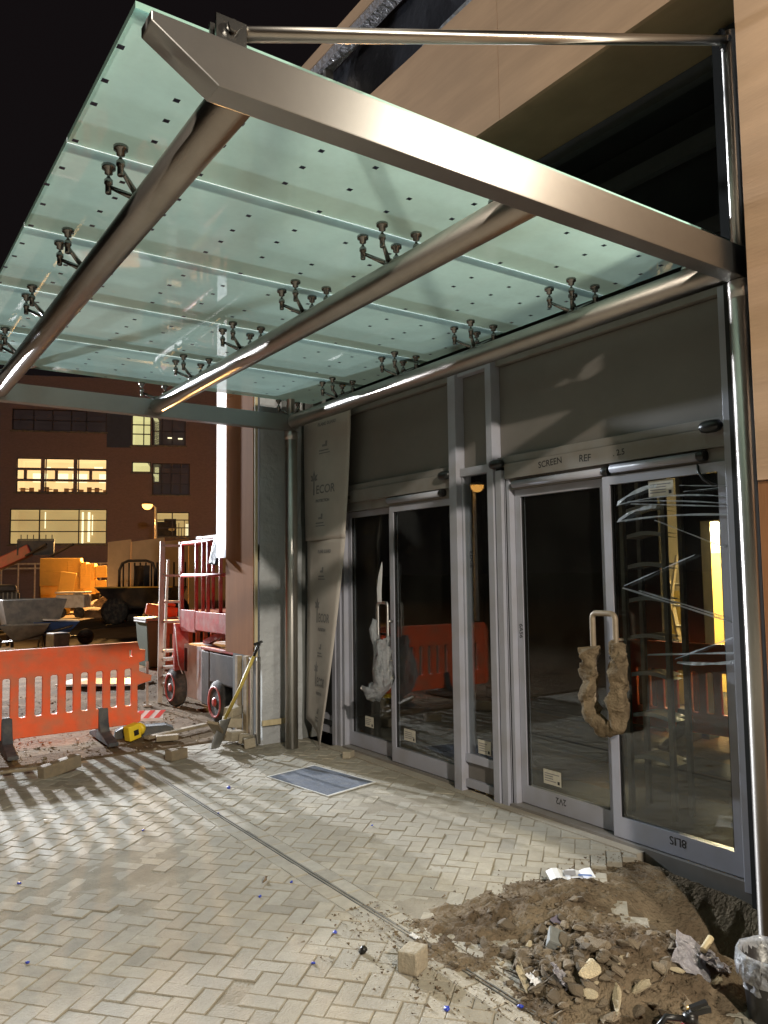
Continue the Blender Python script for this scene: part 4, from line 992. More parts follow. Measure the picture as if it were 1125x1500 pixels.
# timber heap and trestle under the packs
for k in range(3):
    tb = [((9.2, 32.6, .0), .75), ((8.75, 32.9, 0), .5), ((8.5, 31.9, 0), .35)][k]
    b = MB(); b.lathe(tb[0], [(1.1, 0), (.85, tb[1]*.6), (.4, tb[1]), (.05, tb[1]*1.05)], 12)
    b.v = [tuple(Vector(v)+nvec(Vector(v)*2.2)*.22) for v in b.v]
    tag(b.build('rubbish_heap', mat('brown rubbish %d' % k, (.22, .14, .08), .9, 0, .4, 3, .5, 12), loc=tb[0]), ['tallest brown rubbish heap below the yellow packs', 'brown rubbish heap left of the tallest heap', 'lowest brown rubbish heap in front of the packs'][k], 'rubbish heap')
tr = thing('trestle_table', (9.5, 31.2, 0), 'small timber trestle in front of the rubbish heaps', 'trestle')
b = MB(); b.obox((9.5, 31.2, .86), (1.1, .5, .05), (0, 0, R(-35))); b.build('top', hoardm, tr)
for (u, v) in ((-.48, -.2), (.48, -.2), (-.48, .2), (.48, .2)):
    b = MB(); c = Vector((9.5, 31.2, 0))+ex*u+ey*v; b.box(c.x-.03, c.x+.03, c.y-.03, c.y+.03, 0, .83); b.build('leg', hoardm, tr)
# office chair-like frame on the packs
# small white trailer
tl = thing('site_generator', (7.2, 31.8, 0), 'small pale site generator left of the leaning yellow boards', 'generator')
b = MB(); b.obox((7.25, 31.6, .62), (1.1, .7, .5), (0, 0, R(-35))); b.build('body', greybox, tl, bevel=.05)
b = MB(); b.obox((7.25, 31.6, .95), (1.15, .74, .06), (0, 0, R(-35))); b.build('cover', whitep, tl, bevel=.02)
for u in (-.35, .35):
    b = MB(); c = Vector((7.25, 31.6, .2))+ex*u-ey*.32; b.tube([c-ey*.06, c+ey*.06], .2, 14); b.build('wheel', tyrem, tl)
# mortar tub + wheelbarrows near left
def barrow(c, rz, label, mt):
    t = thing('wheelbarrow', (0, 0, 0), label, 'wheelbarrow', 'wheelbarrows and tubs in the yard')
    b = MB(); b.add([(-.25, -.2, .25), (.25, -.2, .25), (.25, .2, .25), (-.25, .2, .25), (-.45, -.32, .55), (.5, -.32, .55), (.5, .32, .55), (-.45, .32, .55)], [(0, 1, 2, 3), (0, 1, 5, 4), (1, 2, 6, 5), (2, 3, 7, 6), (3, 0, 4, 7)]); b.build('tray', mt, t).modifiers.new('t', 'SOLIDIFY').thickness = .012
    b = MB()
    for s_ in (-.26, .26): b.tube([(.65, s_*.3, .18), (.1, s_, .24), (-.9, s_*1.1, .5)], .016, 8); b.tube([(-.3, s_, .3), (-.35, s_, 0)], .014, 6)
    b.build('frame', darkmach, t)
    b = MB(); b.lathe((.65, 0, .18), [(.10, -.05), (.18, -.03), (.18, .03), (.10, .05)], 16, axis='y'); b.build('wheel', tyrem, t)
    t.location = c; t.rotation_euler = (0, 0, rz); return t
barrow((3.95, 18.9, 0), R(-10), 'blue wheelbarrow with a pale sheet on it, standing before the telehandler', bluepaint)
b = MB(); b.obox((4.05, 18.8, .585), (.75, .5, .03), (0, R(4), R(-10))); tag(b.build('pale_sheet', whitep, loc=(4.05, 18.8, .57)), 'pale flat sheet lying across the blue wheelbarrow', 'sheet')
barrow((3.2, 18.0, 0), R(165), 'grey wheelbarrow left of the blue one', greysteel)
tbx = thing('mixing_tub', (3.55, 19.4, 0), 'open grey steel tub behind the blue wheelbarrow', 'tub')
b = MB(); b.add([(3.0, 19.0, .35), (4.0, 19.0, .35), (4.0, 19.8, .35), (3.0, 19.8, .35), (2.85, 18.9, 1.05), (4.2, 18.9, 1.05), (4.2, 19.9, 1.05), (2.85, 19.9, 1.05)], [(0, 1, 2, 3), (0, 1, 5, 4), (1, 2, 6, 5), (2, 3, 7, 6), (3, 0, 4, 7)]); b.build('tub_body', greysteel, tbx).modifiers.new('t', 'SOLIDIFY').thickness = .03
b = MB()
for (x, y) in ((3.1, 19.1), (3.9, 19.1), (3.1, 19.7), (3.9, 19.7)): b.box(x-.03, x+.03, y-.03, y+.03, 0, .36)
b.build('stand', darkmach, tbx)
block('steel_bucket', greysteel, (3.65, 17.2, .2), (.36, .32, .42), (0, 0, .3), 'square grey steel box on the earth in front of the wheelbarrows', 'box', None, .04)
# white low fence at the base of the brick building
fc = thing('low_fence', (9, 44, 0), 'low white barrier fence at the foot of the brick building', 'fence')
e1 = Vector((.922, -.387, 0)); e2 = Vector((.387, .922, 0))
bo = CAM + (fwd + rt*((90-562.5)/FPX) - up*((800-750)/FPX))*46; bo.z = 0
fo = bo - e2*2.0
b = MB()
for z in (2.05, 2.3): b.bar(tuple(fo+e1*-3.6+Vector((0, 0, z))), tuple(fo+e1*3.4+Vector((0, 0, z))), .05, .09)
b.build('rail', whitep, fc)
for k in range(9):
    b = MB(); p = fo+e1*(-3.6+k*.87); b.box(p.x-.04, p.x+.04, p.y-.04, p.y+.04, 0, 2.35); b.build('post', whitep, fc)

# ------------------------------------------------------------------ brick building
bk = thing('brick_building', tuple(bo), 'dark red brick building with rows of lit windows across the yard', 'building')
def uz(px, py):
    d = fwd + rt*((px-562.5)/FPX) - up*((py-750)/FPX)
    t = (bo-CAM).dot(e2)/d.dot(e2); p = CAM+d*t
    return (p-bo).dot(e1), p.z
def bp(u, z, v=0): return tuple(bo+e1*u+e2*v+Vector((0, 0, z)))
def bbox(b, u0, u1, z0, z1, v0, v1, mi=0):
    vs = [bp(u, z, v) for u in (u0, u1) for v in (v0, v1) for z in (z0, z1)]
    b.add(vs, [(0, 1, 3, 2), (4, 6, 7, 5), (0, 4, 5, 1), (2, 3, 7, 6), (0, 2, 6, 4), (1, 5, 7, 3)], mi)
wins = {  # px rect -> kind
 'Ltop': (18, 156, 598, 633), 'Lmid': (24, 156, 670, 722), 'Lbot': (14, 156, 745, 797),
 'Rtop': (193, 221, 607, 653), 'Rtopd': (223, 272, 605, 653), 'Rmid': (193, 221, 676, 692), 'Rmidd': (223, 278, 678, 725), 'Rbot': (227, 277, 750, 786)}
rects = {}
for k, (x0, x1, y0, y1) in wins.items():
    u0, zt = uz(x0, y0); u1, zb = uz(x1, y1); rects[k] = (u0, u1, zb, zt)
# wall from cells around the openings
us = sorted(set([-14, 16] + [r[0] for r in rects.values()] + [r[1] for r in rects.values()])); zs = sorted(set([0, 13.5] + [r[2] for r in rects.values()] + [r[3] for r in rects.values()]))
b = MB()
for i in range(len(us)-1):
    for j in range(len(zs)-1):
        cu, cz = (us[i]+us[i+1])/2, (zs[j]+zs[j+1])/2
        if any(r[0] < cu < r[1] and r[2] < cz < r[3] for r in rects.values()): continue
        b.quad(bp(us[i], zs[j]), bp(us[i+1], zs[j]), bp(us[i+1], zs[j+1]), bp(us[i], zs[j+1]))
for r in rects.values():
    for (a, c) in (((r[0], r[2]), (r[1], r[2])), ((r[1], r[2]), (r[1], r[3])), ((r[1], r[3]), (r[0], r[3])), ((r[0], r[3]), (r[0], r[2]))):
        b.quad(bp(*a), bp(*c), bp(*c, .22), bp(*a, .22))
b.quad(bp(-14, 0), bp(-14, 0, 12), bp(-14, 13.5, 12), bp(-14, 13.5)); b.quad(bp(16, 0), bp(16, 0, 12), bp(16, 13.5, 12), bp(16, 13.5)); b.quad(bp(-14, 13.5), bp(16, 13.5), bp(16, 13.5, 12), bp(-14, 13.5, 12)); b.quad(bp(-14, 0, 12), bp(16, 0, 12), bp(16, 13.5, 12), bp(-14, 13.5, 12))
b.build('wall', brickwall_m, bk)
b = MB(); ua, zt = uz(157, 600); ub, zb = uz(192, 656); bbox(b, ua, ub, zb, zt+.1, -.03, 0); b.build('blue_panel', bluepanel, bk)
for key in ('Rmidd',):
    pass
framem = mat('dark window frame', (.05, .04, .045), .5, 0, .1, 5)
def window(key, room, cu, cz, lights=(), extra=None, fm=framem):
    u0, u1, z0, z1 = rects[key]; b = MB(); w = .06
    for u in [u0+w/2] + [u0+(u1-u0)*c for c in cu] + [u1-w/2]: bbox(b, u-w/2, u+w/2, z0, z1, .10, .18)
    for z in [z0+w/2] + [z0+(z1-z0)*c for c in cz] + [z1-w/2]: bbox(b, u0, u1, z-w/2, z+w/2, .105, .175)
    f = b.build('window', fm, bk)
    b = MB(); b.quad(bp(u0, z0, .14), bp(u1, z0, .14), bp(u1, z1, .14), bp(u0, z1, .14)); b.build('pane', winglass, f)
    b = MB(); 
    b.quad(bp(u0-.3, z0-.3, 2.2), bp(u1+.3, z0-.3, 2.2), bp(u1+.3, z1+.3, 2.2), bp(u0-.3, z1+.3, 2.2))
    b.quad(bp(u0-.3, z1+.02, .23), bp(u1+.3, z1+.02, .23), bp(u1+.3, z1+.02, 2.2), bp(u0-.3, z1+.02, 2.2))
    b.quad(bp(u0-.3, z0-.02, .23), bp(u1+.3, z0-.02, .23), bp(u1+.3, z0-.02, 2.2), bp(u0-.3, z0-.02, 2.2))
    b.quad(bp(u0-.02, z0, .23), bp(u0-.02, z1, .23), bp(u0-.02, z1, 2.2), bp(u0-.02, z0, 2.2)); b.quad(bp(u1+.02, z0, .23), bp(u1+.02, z1, .23), bp(u1+.02, z1, 2.2), bp(u1+.02, z0, 2.2))
    b.build('room', room, f)
    b = MB(); bbox(b, u0-.08, u1+.08, z0-.10, z0-.005, -.10, .09); b.build('sill', greysteel, f)
    if lights:
        b = MB()
        for (a0, a1, c0_, c1) in lights: bbox(b, u0+(u1-u0)*a0, u0+(u1-u0)*a1, z0+(z1-z0)*c0_, z0+(z1-z0)*c1, 1.9, 1.95)
        b.build('bright_fitting', winroom_b, f)
    if extra: extra(f, u0, u1, z0, z1)
    return f
def desks(f, u0, u1, z0, z1):
    b = MB(); rnd = random.Random(3)
    for k in range(11):
        u = u0+(u1-u0)*(k+.5)/11+rnd.uniform(-.1, .1); h = rnd.uniform(.25, .45)
        bbox(b, u-.13, u+.13, z0+.12, z0+h, .9, 1.0); bbox(b, u-.02, u+.02, z0, z0+.15, .92, .98)
        if k % 3 == 0: bbox(b, u-.3, u+.3, z0+.27, z0+.30, .8, 1.2)
    b.build('furniture', mat('office furniture', (.25, .14, .08), .6, 0, .2, 5), f)
def bays(f, u0, u1, z0, z1):
    b = MB(); W = u1-u0; H = z1-z0
    for c in (.285, .645): bbox(b, u0+W*c-.10, u0+W*c+.10, z0, z1, .06, .20)
    for c in (.36, .68): bbox(b, u0, u1, z0+H*c-.07, z0+H*c+.07, .062, .198)
    for c in (.10, .44, .82): bbox(b, u0+W*c-.10, u0+W*c+.06, z0+H*.37, z0+H*.67, .064, .196)
    b.build('bay_frame', brickwall_m, f); desks(f, u0, u1, z0, z1)
window('Lmid', winroom_w, (.32, .68), (.34, .70), [(.10, .26, .40, .66), (.36, .50, .4, .66), (.55, .72, .4, .66), (.86, .98, .4, .66), (.24, .3, .8, .86), (.5, .56, .8, .86), (.8, .9, .82, .88)], bays)
window('Lbot', winroom_y, (.30, .705), (.36, .68), [(.285, .295, .5, .98), (.68, .70, .0, .98), (.745, .77, .1, .98), (.79, .80, .3, .9)])
window('Ltop', winroom_d, (.22, .42, .62, .78), (.5,), [(.965, .998, .05, .40)])
window('Rtop', winroom_g, (.62,), (.38, .68))
window('Rtopd', winroom_d, (.3, .6), (.45,), [(.40, .55, .38, .42), (.72, .86, .36, .40)])
window('Rmid', winroom_g, (), (), [(.0, 1, .1, .25)])
window('Rmidd', winroom_d, (.25, .5, .75), (.35, .68))
def clutter(f, u0, u1, z0, z1):
    b = MB(); W = u1-u0; H = z1-z0
    bbox(b, u0, u0+W*.48, z0, z0+H*.62, .4, .6); bbox(b, u0+W*.25, u0+W*.6, z0, z0+H*.75, .6, .7)
    for k in range(5): bbox(b, u0+W*(.6+.08*k), u0+W*(.62+.08*k), z0, z0+H*random.uniform(.3, .7), .3, .35)
    b.build('furniture', darkmach, f)
window('Rbot', winroom_y, (.5,), (.36, .68), [(.86, .94, .1, .6)], clutter)

# street lamp
lp = Vector((12.35, 37.5, 0))
st = thing('street_lamp', tuple(lp), 'lit orange street lamp on a thin pole in front of the brick building', 'street lamp')
b = MB(); b.tube([lp, lp+Vector((0, 0, 2.5)), lp+Vector((0, 0, 4.85))], .07, 12, rads=[.10, .08, .06]); b.build('pole', whitep, st)
q = lp - ex*.42 + Vector((0, 0, 4.98))
b = MB(); b.tube([lp+Vector((0, 0, 4.85)), lp-ex*.12+Vector((0, 0, 4.96)), q], .03, 8); b.build('arm', whitep, st)
b = MB(); b.lathe(q+Vector((0, 0, .04)), [(.26, 0), (.22, .08), (.06, .13)], 14); b.build('hood', greysteel, st)
b = MB(); b.lathe(q+Vector((0, 0, .03)), [(.25, 0), (.23, -.12), (.14, -.22), (.03, -.25)], 14); b.build('lens', sodium, st)

sl2 = dup(st, (-9.0, 18.8, 0), R(150), 'second orange street lamp, seen only as a reflection in the narrow side window')
sl2.scale = (.85,)*3

# ------------------------------------------------------------------ soil heap with rubble, bottom right
def heap_h(x, y):
    def gss(cx, cy, sx, sy, r=0):
        dx, dy = x-cx, y-cy; c, s_ = math.cos(r), math.sin(r); a, d = c*dx+s_*dy, -s_*dx+c*dy
        return math.exp(-(a/sx)**2-(d/sy)**2)
    h = .080*gss(2.60, 2.16, .36, .30, .3) + .034*gss(2.45, 2.70, .50, .24) + .060*gss(2.38, 2.05, .24, .20) + .048*gss(2.98, 2.66, .42, .20, -.3) + .06*gss(2.9, 1.85, .3, .2)
    h -= .30*gss(3.28, 2.05, .26, .42)
    lump = abs(noise.noise(Vector((x*6, y*6, 0))))*.030 + abs(noise.noise(Vector((x*15, y*15, 2))))*.026 + noise.noise(Vector((x*36, y*36, 2)))*.010 + noise.noise(Vector((x*70, y*70, 4)))*.006
    rim = .020*noise.noise(Vector((x*3.2, y*3.2, 9))) + .016*noise.noise(Vector((x*9, y*9, 4))) + .009*noise.noise(Vector((x*26, y*26, 7)))
    return h + lump*min(1, max(0, h)*16+.15) - .020 + rim
hm = MB(); x0, x1, y0, y1, stp = 1.80, 3.62, 1.2, 3.2, .0125
nx_ = int((x1-x0)/stp); ny_ = int((y1-y0)/stp)
vs = []
for j in range(ny_+1):
    for i in range(nx_+1):
        x = x0+stp*i; y = y0+stp*j; e = min((x-x0), (x1-x)+.12, (y1-y), .5)
        z = heap_h(x, y); f = max(0, min(1, e/.22)); z = z*f - .035*(1-f)
        vs.append((x, y, max(z, -.24)))
hm.add(vs, [(j*(nx_+1)+i, j*(nx_+1)+i+1, (j+1)*(nx_+1)+i+1, (j+1)*(nx_+1)+i) for j in range(ny_) for i in range(nx_)], 0, True)
ho = hm.build('soil_heap', soil); tag(ho, 'brown heap of damp soil spilled on the paving by the right post', 'soil heap')
# rubble
def stone_mesh(seed, flat=.7, lod=2):
    rnd = random.Random(seed); bm = bmesh.new()
    for _ in range(13):
        q = Vector((rnd.gauss(0, 1), rnd.gauss(0, 1), rnd.gauss(0, 1))).normalized()*rnd.uniform(.75, 1.15); bm.verts.new(q)
    r_ = bmesh.ops.convex_hull(bm, input=bm.verts[:])
    bmesh.ops.delete(bm, geom=[v for v in bm.verts if not v.link_faces], context='VERTS')
    sx, sy, sz = rnd.uniform(.8, 1.35), rnd.uniform(.7, 1.0), flat*rnd.uniform(.6, 1)
    for v in bm.verts: v.co = Vector((v.co.x*sx, v.co.y*sy, v.co.z*sz))
    bmesh.ops.bevel(bm, geom=bm.edges[:], offset=.09, segments=2, affect='EDGES')
    me = bpy.data.meshes.new('rubble'); bm.to_mesh(me); bm.free(); return me
SM = []
for k in range(14):
    me = stone_mesh(k); me.materials.append(stonem); SM.append(me)
PM = []
for k in range(8):
    me = stone_mesh(40+k, .75); me.materials.append(palestone); PM.append(me)
def hp(px, py, up_=0.):
    z = .05
    for _ in range(6):
        p = site(px, py, z=z); z = max(heap_h(p.x, p.y), -.2)+up_
    return p
def stone(me, x, y, r, name, label, group, cat, lift=.35, sc=(1, 1, 1)):
    o = bpy.data.objects.new(name, me); C.objects.link(o)
    z = max(0, heap_h(x, y)) if heap_h(x, y) > -.01 else heap_h(x, y)
    o.location = (x, y, z + r*lift); o.rotation_euler = (random.uniform(-.5, .5), random.uniform(-.5, .5), random.uniform(0, 6.3)); o.scale = (r*sc[0], r*sc[1], r*sc[2])
    return tag(o, label, cat, group)
random.seed(21)
GL = 'grey brown rubble on the soil heap'
for k in range(230):
    if k < 135: x, y = random.gauss(2.32, .12), random.gauss(2.15, .16); r = random.choice((.012, .016, .022, .028, .034, .042))
    else: x, y = random.gauss(2.64, .28), random.gauss(2.22, .28); r = random.choice((.009, .012, .016, .022, .03))
    if not (1.95 < x < 3.2 and 1.55 < y < 2.95): continue
    stone(random.choice(SM), x, y, r, 'rubble_stone', 'grey brown lump of rubble on the soil heap', GL, 'stone')
def sgp(px, py, z=.08): return site(px, py, z=z)
for (px, py, r, sc, l) in ((865, 1422, .065, (1.2, .8, .6), 'largest pale yellow stone, lobed, in the middle of the heap'), (862, 1440, .04, (.8, 1.2, .7), 'pale stone just below the largest pale stone'), (935, 1440, .055, (1.5, .55, .5), 'long pale stone slab on the right of the heap'),
        (902, 1450, .055, (1.7, .4, .4), 'thin pale stone bar lying along the front of the heap'), (770, 1442, .055, (1.4, .8, .35), 'flat cream slab beside the slot drain'), (775, 1382, .022, (1, 1, .8), 'small cream stone at the upper left of the heap'),
        (734, 1410, .02, (1, 1, .8), 'small cream cube stone at the left foot of the heap'), (820, 1374, .022, (1.2, .8, .7), 'cream stone near the top of the heap'), (806, 1362, .02, (1, 1, .8), 'cream stone beside the purple scrap'), (870, 1438, .022, (1, 1, .7), 'small pale stone right of the lobed stone'),
        (1052, 1436, .035, (1.2, .9, .8), 'pale stone in front of the crumpled packaging'), (945, 1348, .028, (1, .8, 1), 'pale upright stone at the back of the heap'), (992, 1412, .035, (1.4, .9, .5), 'pale stone resting under the packaging sheet'), (908, 1408, .03, (.6, 1.3, .8), 'narrow pale stone on the right slope')):
    p = hp(px, py, .015); stone(random.choice(PM), p.x, p.y, r, 'pale_stone', l, None, 'stone', .4, sc)
p = hp(1000, 1322, .03); o = block('loose_block', bricktile, (p.x, p.y, p.z), (.13, .10, .10), (.3, .3, .6), 'dull grey block at the edge of the dark hole by the door', 'block', None, .012, .012)
p = site(605, 1405, z=.04); block('loose_block', bricktile, (p.x, p.y, .042), (.10, .085, .085), (0, 0, R(25)), 'squarish concrete block standing alone beside the slot drain', 'block', None, .008, .006)
p = site(515, 1104, z=.03); block('loose_block', bricktile, (p.x-.03, p.y, .03), (.10, .07, .055), (0, 0, R(35)), 'small block lying in front of the left sliding door', 'block', None, .006, .004)
p = hp(815, 1376, .03); block('slate_piece', mat('grey slate', (.19, .20, .19), .7, 0, .2, 12, .2, 40), (p.x, p.y, p.z), (.085, .07, .035), (.35, -.3, .7), 'grey slate coloured lump on top of the heap', 'stone', None, .008, .008)
# crumbs scattered beyond counting
rnd = random.Random(8); cr = MB()
for k in range(4200):
    if k < 2500: x, y = rnd.gauss(2.50, .42), rnd.gauss(2.34, .42)
    elif k < 3200: x, y = rnd.uniform(2.6, 3.6), rnd.uniform(2.5, 3.0)
    else: x, y = 2.15-abs(rnd.gauss(0, .22)), rnd.uniform(1.9, 3.2)
    if not (1.6 < x < 3.58 and 1.3 < y < 3.2): continue
    inside = 1.90 < x and y < 3.08
    z = heap_h(x, y) if inside else 0
    z = max(z, 0.0) if not dug(x, y) else z
    if z <= 0 and rnd.random() < .35: continue
    r = rnd.choice((.003, .004, .005, .007, .009, .012))
    P = [Vector((rnd.uniform(-1, 1), rnd.uniform(-1, 1), rnd.uniform(-.3, 1)))*r + Vector((x, y, z)) for _ in range(4)]
    cr.add(P, [(0, 1, 2), (0, 2, 3), (0, 3, 1), (1, 3, 2)])
tag(cr.build('soil_crumbs', soil), 'loose crumbs of soil and grit scattered around the heap', 'grit', None, 'stuff')
# gravelly litter on the yard earth
cr = MB(); rnd = random.Random(9)
for k in range(3500):
    x, y = rnd.uniform(-1.5, 4.2), 7.1+abs(rnd.gauss(0, 2.6))
    if x > 3.1 and y < 7.7: continue
    z = ground_h(x, y); r = rnd.choice((.006, .008, .012, .018, .028))
    P = [Vector((rnd.uniform(-1, 1), rnd.uniform(-1, 1), rnd.uniform(-.2, .8)))*r + Vector((x, y, z)) for _ in range(4)]
    cr.add(P, [(0, 1, 2), (0, 2, 3), (0, 3, 1), (1, 3, 2)])
tag(cr.build('yard_gravel', stonem), 'loose stones and clods strewn over the yard earth', 'gravel', None, 'stuff')

# packaging and litter on the heap
def crumple(size, seed, n=10, amp=.3):
    b = MB(); vs = []
    for j in range(n+1):
        for i in range(n+1):
            u, v = i/n-.5, j/n-.5; q = Vector((u*size[0], v*size[1], 0)); q += nvec(Vector((u*4+seed, v*4, seed)))*amp*size[0]
            q.z = abs(q.z); vs.append(q)
    b.add(vs, [(j*(n+1)+i, j*(n+1)+i+1, (j+1)*(n+1)+i+1, (j+1)*(n+1)+i) for j in range(n) for i in range(n)], 0, False); return b
def litter(name, m, px, py, size, rot, label, cat, seed, z=.1, amp=.3, n=10):
    b = crumple(size, seed, n, amp); o = b.build(name, m); p = hp(px, py, .012); o.location = (p.x, p.y, p.z) if z > .05 else (site(px, py, z=z).x, site(px, py, z=z).y, .004); o.rotation_euler = rot
    o.modifiers.new('t', 'SOLIDIFY').thickness = .0015
    return tag(o, label, cat)
litter('packaging_sheet', packing, 1015, 1402, (.17, .15), (.5, -.3, .5), 'dull translucent packaging sheet crumpled on the right of the heap', 'packaging', 2, .10, .12, 6)
litter('foil_wrapper', packing, 1045, 1412, (.09, .09), (.3, .2, .2), 'dark shiny wrapper beside the packaging sheet', 'wrapper', 5, .09, .4)
litter('plastic_scrap', paperm, 785, 1437, (.09, .06), (.4, .2, .5), 'white crumpled plastic scrap on the left of the heap', 'scrap', 7, .10, .35)
litter('plastic_scrap', packing, 820, 1430, (.07, .07), (.8, .2, .5), 'shiny clear scrap in the middle of the rubble', 'scrap', 8, .13, .35)
litter('purple_scrap', mat('faded purple card', (.17, .15, .20), .7, 0, .1, 10), 817, 1350, (.07, .05), (.5, .1, .3), 'faded purple card scrap at the top of the heap', 'scrap', 3, .15, .08, 4)
litter('tissue_scrap', paperm, 607, 1370, (.03, .04), (.2, .1, .3), 'tiny white scrap on the slot drain', 'scrap', 4, .01, .35, 5)
b = MB(); b.tube([(0, 0, 0), (.07, .01, .01)], .013, 8); o = b.build('wood_peg', palewood); p = hp(1030, 1392, .045); o.location = p; o.rotation_euler = (0, -.2, .0); tag(o, 'short pale wooden peg behind the packaging sheet', 'wood peg')
# leaflet
b = MB(); n = 8; vs = []
for i in range(n+1):
    t = i/n; z = .022*abs(math.sin(t*2.6*PI))*(.6) + .003
    vs += [(-.115+.23*t, -.07+.03*t, z), (-.115+.23*t, .05+.03*t, z+.004*math.sin(i))]
b.add(vs, [(2*i, 2*i+2, 2*i+3, 2*i+1) for i in range(n)])
b.add([(-.04, -.03, .016), (.02, -.03, .018), (.03, .03, .02), (-.03, .03, .018)], [(0, 1, 2, 3)], 1); b.add([(.03, -.035, .019), (.10, -.03, .017), (.10, -.01, .017), (.035, -.012, .019)], [(0, 1, 2, 3)], 2)
o = b.build('leaflet', [paperm, greyink, blueink]); p = site(836, 1288, z=.02); o.location = (p.x, p.y, heap_h(p.x, p.y)+.012 if heap_h(p.x, p.y) > 0 else .012); o.rotation_euler = (0, .05, R(-35)); tag(o, 'folded white leaflet lying on the paving behind the soil heap', 'leaflet')

# blue caps on the paving
capm = MB(); capm.lathe((0, 0, 0), [(.010, 0), (.012, .004), (.011, .009), (.004, .011)], 8); capm.v = [tuple(Vector(v)+nvec(Vector(v)*90)*.004) for v in capm.v]
cap0 = None
CP = [(335, 1154, 'blue plastic cap between the slot drain and the grey mat', 1.6), (210, 1216, 'blue cap among the striped barrier shadows', 1.0), (28, 1294, 'blue cap nearest the left edge of the photo', 1.1), (40, 1410, 'blue cap low on the left of the paving', 1.0), (381, 1313, 'upper of two blue caps near each other left of the drain', .9), (427, 1292, 'blue cap just left of the drain, near its cut blocks', .9),
      (491, 1366, 'blue cap left of the drain above the tissue scrap', 1.1), (459, 1411, 'blue cap left of the small black cap', 1.0), (655, 1478, 'bright blue cap at the bottom of the photo left of the drain', 1.3), (762, 1475, 'bright blue cap at the bottom edge touching the drain', 1.2), (545, 1209, 'tiny blue cap in the middle of the right-hand paving', .8), (320, 1191, 'tiny blue cap on the drain edge', .7)]
for (px, py, l, s_) in CP:
    p = site(px, py, z=.004)
    if cap0 is None: cap0 = capm.build('bottle_cap', bluep); o = cap0
    else: o = cap0.copy(); C.objects.link(o)
    o.location = (p.x, p.y, .002); o.rotation_euler = (random.uniform(-.4, .4), random.uniform(-.4, .4), random.uniform(0, 6)); o.scale = (s_*.78,)*3; tag(o, l, 'cap', 'blue caps dropped on the paving')
b = MB(); b.lathe((0, 0, .012), [(.014, -.012), (.014, .012), (.008, .016)], 10); o = b.build('black_cap', black); p = site(530, 1392, z=.01); o.location = (p.x, p.y, .002); o.rotation_euler = (.6, 0, .4); tag(o, 'small shiny black cap on the paving left of the drain', 'cap')
b = MB(); n = 8; b.tube([(0, 0, .004), (.02, .01, .012), (.03, .04, .010), (.05, .05, .006)], .006, 5, rads=[.003, .008, .006, .002]); o = b.build('dry_leaf', mat('brown leaf', (.2, .14, .08), .8)); p = site(385, 1295, z=.0); o.location = (p.x, p.y, .004); tag(o, 'curled brown leaf on the paving left of the drain', 'leaf')
b = MB(); b.box(-.012, .012, -.008, .008, 0, .012); o = b.build('white_chip', whitep, bevel=.003); p = site(67, 1204, z=0); o.location = (p.x, p.y, .002); tag(o, 'small white chip among the striped shadows', 'chip')

# mat
q4 = [site(*q, z=.0) for q in ((390, 1139), (460, 1122), (551, 1147), (480, 1168))]
mt = thing('door_mat', tuple(sum(q4, Vector())/4), 'blue grey entrance mat with a pale frame set in the paving', 'mat')
b = MB(); cc = sum(q4, Vector())/4
inn = [cc+(q-cc)*.955 for q in q4]
b.add([(*q.xy, .003) for q in q4]+[(*q.xy, .009) for q in q4]+[(*q.xy, .009) for q in inn]+[(*q.xy, .004) for q in inn], [(i, (i+1) % 4, 4+(i+1) % 4, 4+i) for i in range(4)]+[(4+i, 4+(i+1) % 4, 8+(i+1) % 4, 8+i) for i in range(4)]+[(8+i, 8+(i+1) % 4, 12+(i+1) % 4, 12+i) for i in range(4)]); b.build('frame', whitep, mt)
b = MB(); b.add([(*(cc+(q-cc)*.953).xy, .007) for q in q4], [(0, 1, 2, 3)]); b.build('pile', matm, mt)

# bucket at the lower right corner, extinguisher
bk2 = thing('rubble_bucket', (2.72, 1.62, 0), 'black rubble bucket at the bottom right corner with a clear liner', 'bucket')
bc = Vector((2.70, 1.575, -.02))
b = MB(); b.lathe(bc, [(.085, 0), (.105, .20), (.108, .215), (.115, .217), (.115, .205), (.118, .205), (.118, .23), (.104, .232), (.082, .012), (.0, .012)], 30); b.build('bucket_body', bucketm, bk2)
b = MB(); b.lathe(bc, [(.121, .16), (.121, .20), (.120, .236), (.112, .246), (.103, .236), (.098, .12), (.06, .05), (.01, .04)], 36)
b.v = [tuple(Vector(v)+nvec(Vector(v)*30)*.006) for v in b.v]
b.build('liner', plasticf, bk2)
b = MB(); b.obox(bc+Vector((-.01, -.02, .10)), (.09, .07, .05), (.3, .4, .2)); tag(b.build('waste_paper', paperm, loc=tuple(bc)), 'white paper waste inside the black bucket', 'paper')
b = MB(); b.lathe(bc+Vector((.045, .03, .09)), [(.03, 0), (.032, .05), (.02, .075), (.012, .09)], 12); tag(b.build('green_bottle', binm, loc=tuple(bc)), 'dark green bottle inside the black bucket', 'bottle')
fe = thing('fire_extinguisher', (2.5, 1.72, 0), 'red fire extinguisher with black hose at the bottom edge', 'fire extinguisher')
f0 = site(1012, 1512, z=.10); f0 = Vector((f0.x, f0.y, 0))
b = MB(); b.lathe(f0, [(.048, 0), (.052, .01), (.052, .075), (.046, .10), (.028, .118), (.018, .122), (.018, .135)], 22); b.build('cylinder', redglossy, fe)
b = MB(); b.lathe(f0, [(.024, .130), (.024, .150), (.014, .160)], 14); b.bar(tuple(f0+Vector((-.01, 0, .158))), tuple(f0+Vector((.06, -.03, .165))), .016, .016); b.bar(tuple(f0+Vector((.0, 0, .172))), tuple(f0+Vector((.045, -.03, .19))), .018, .010); b.build('valve', black, fe)
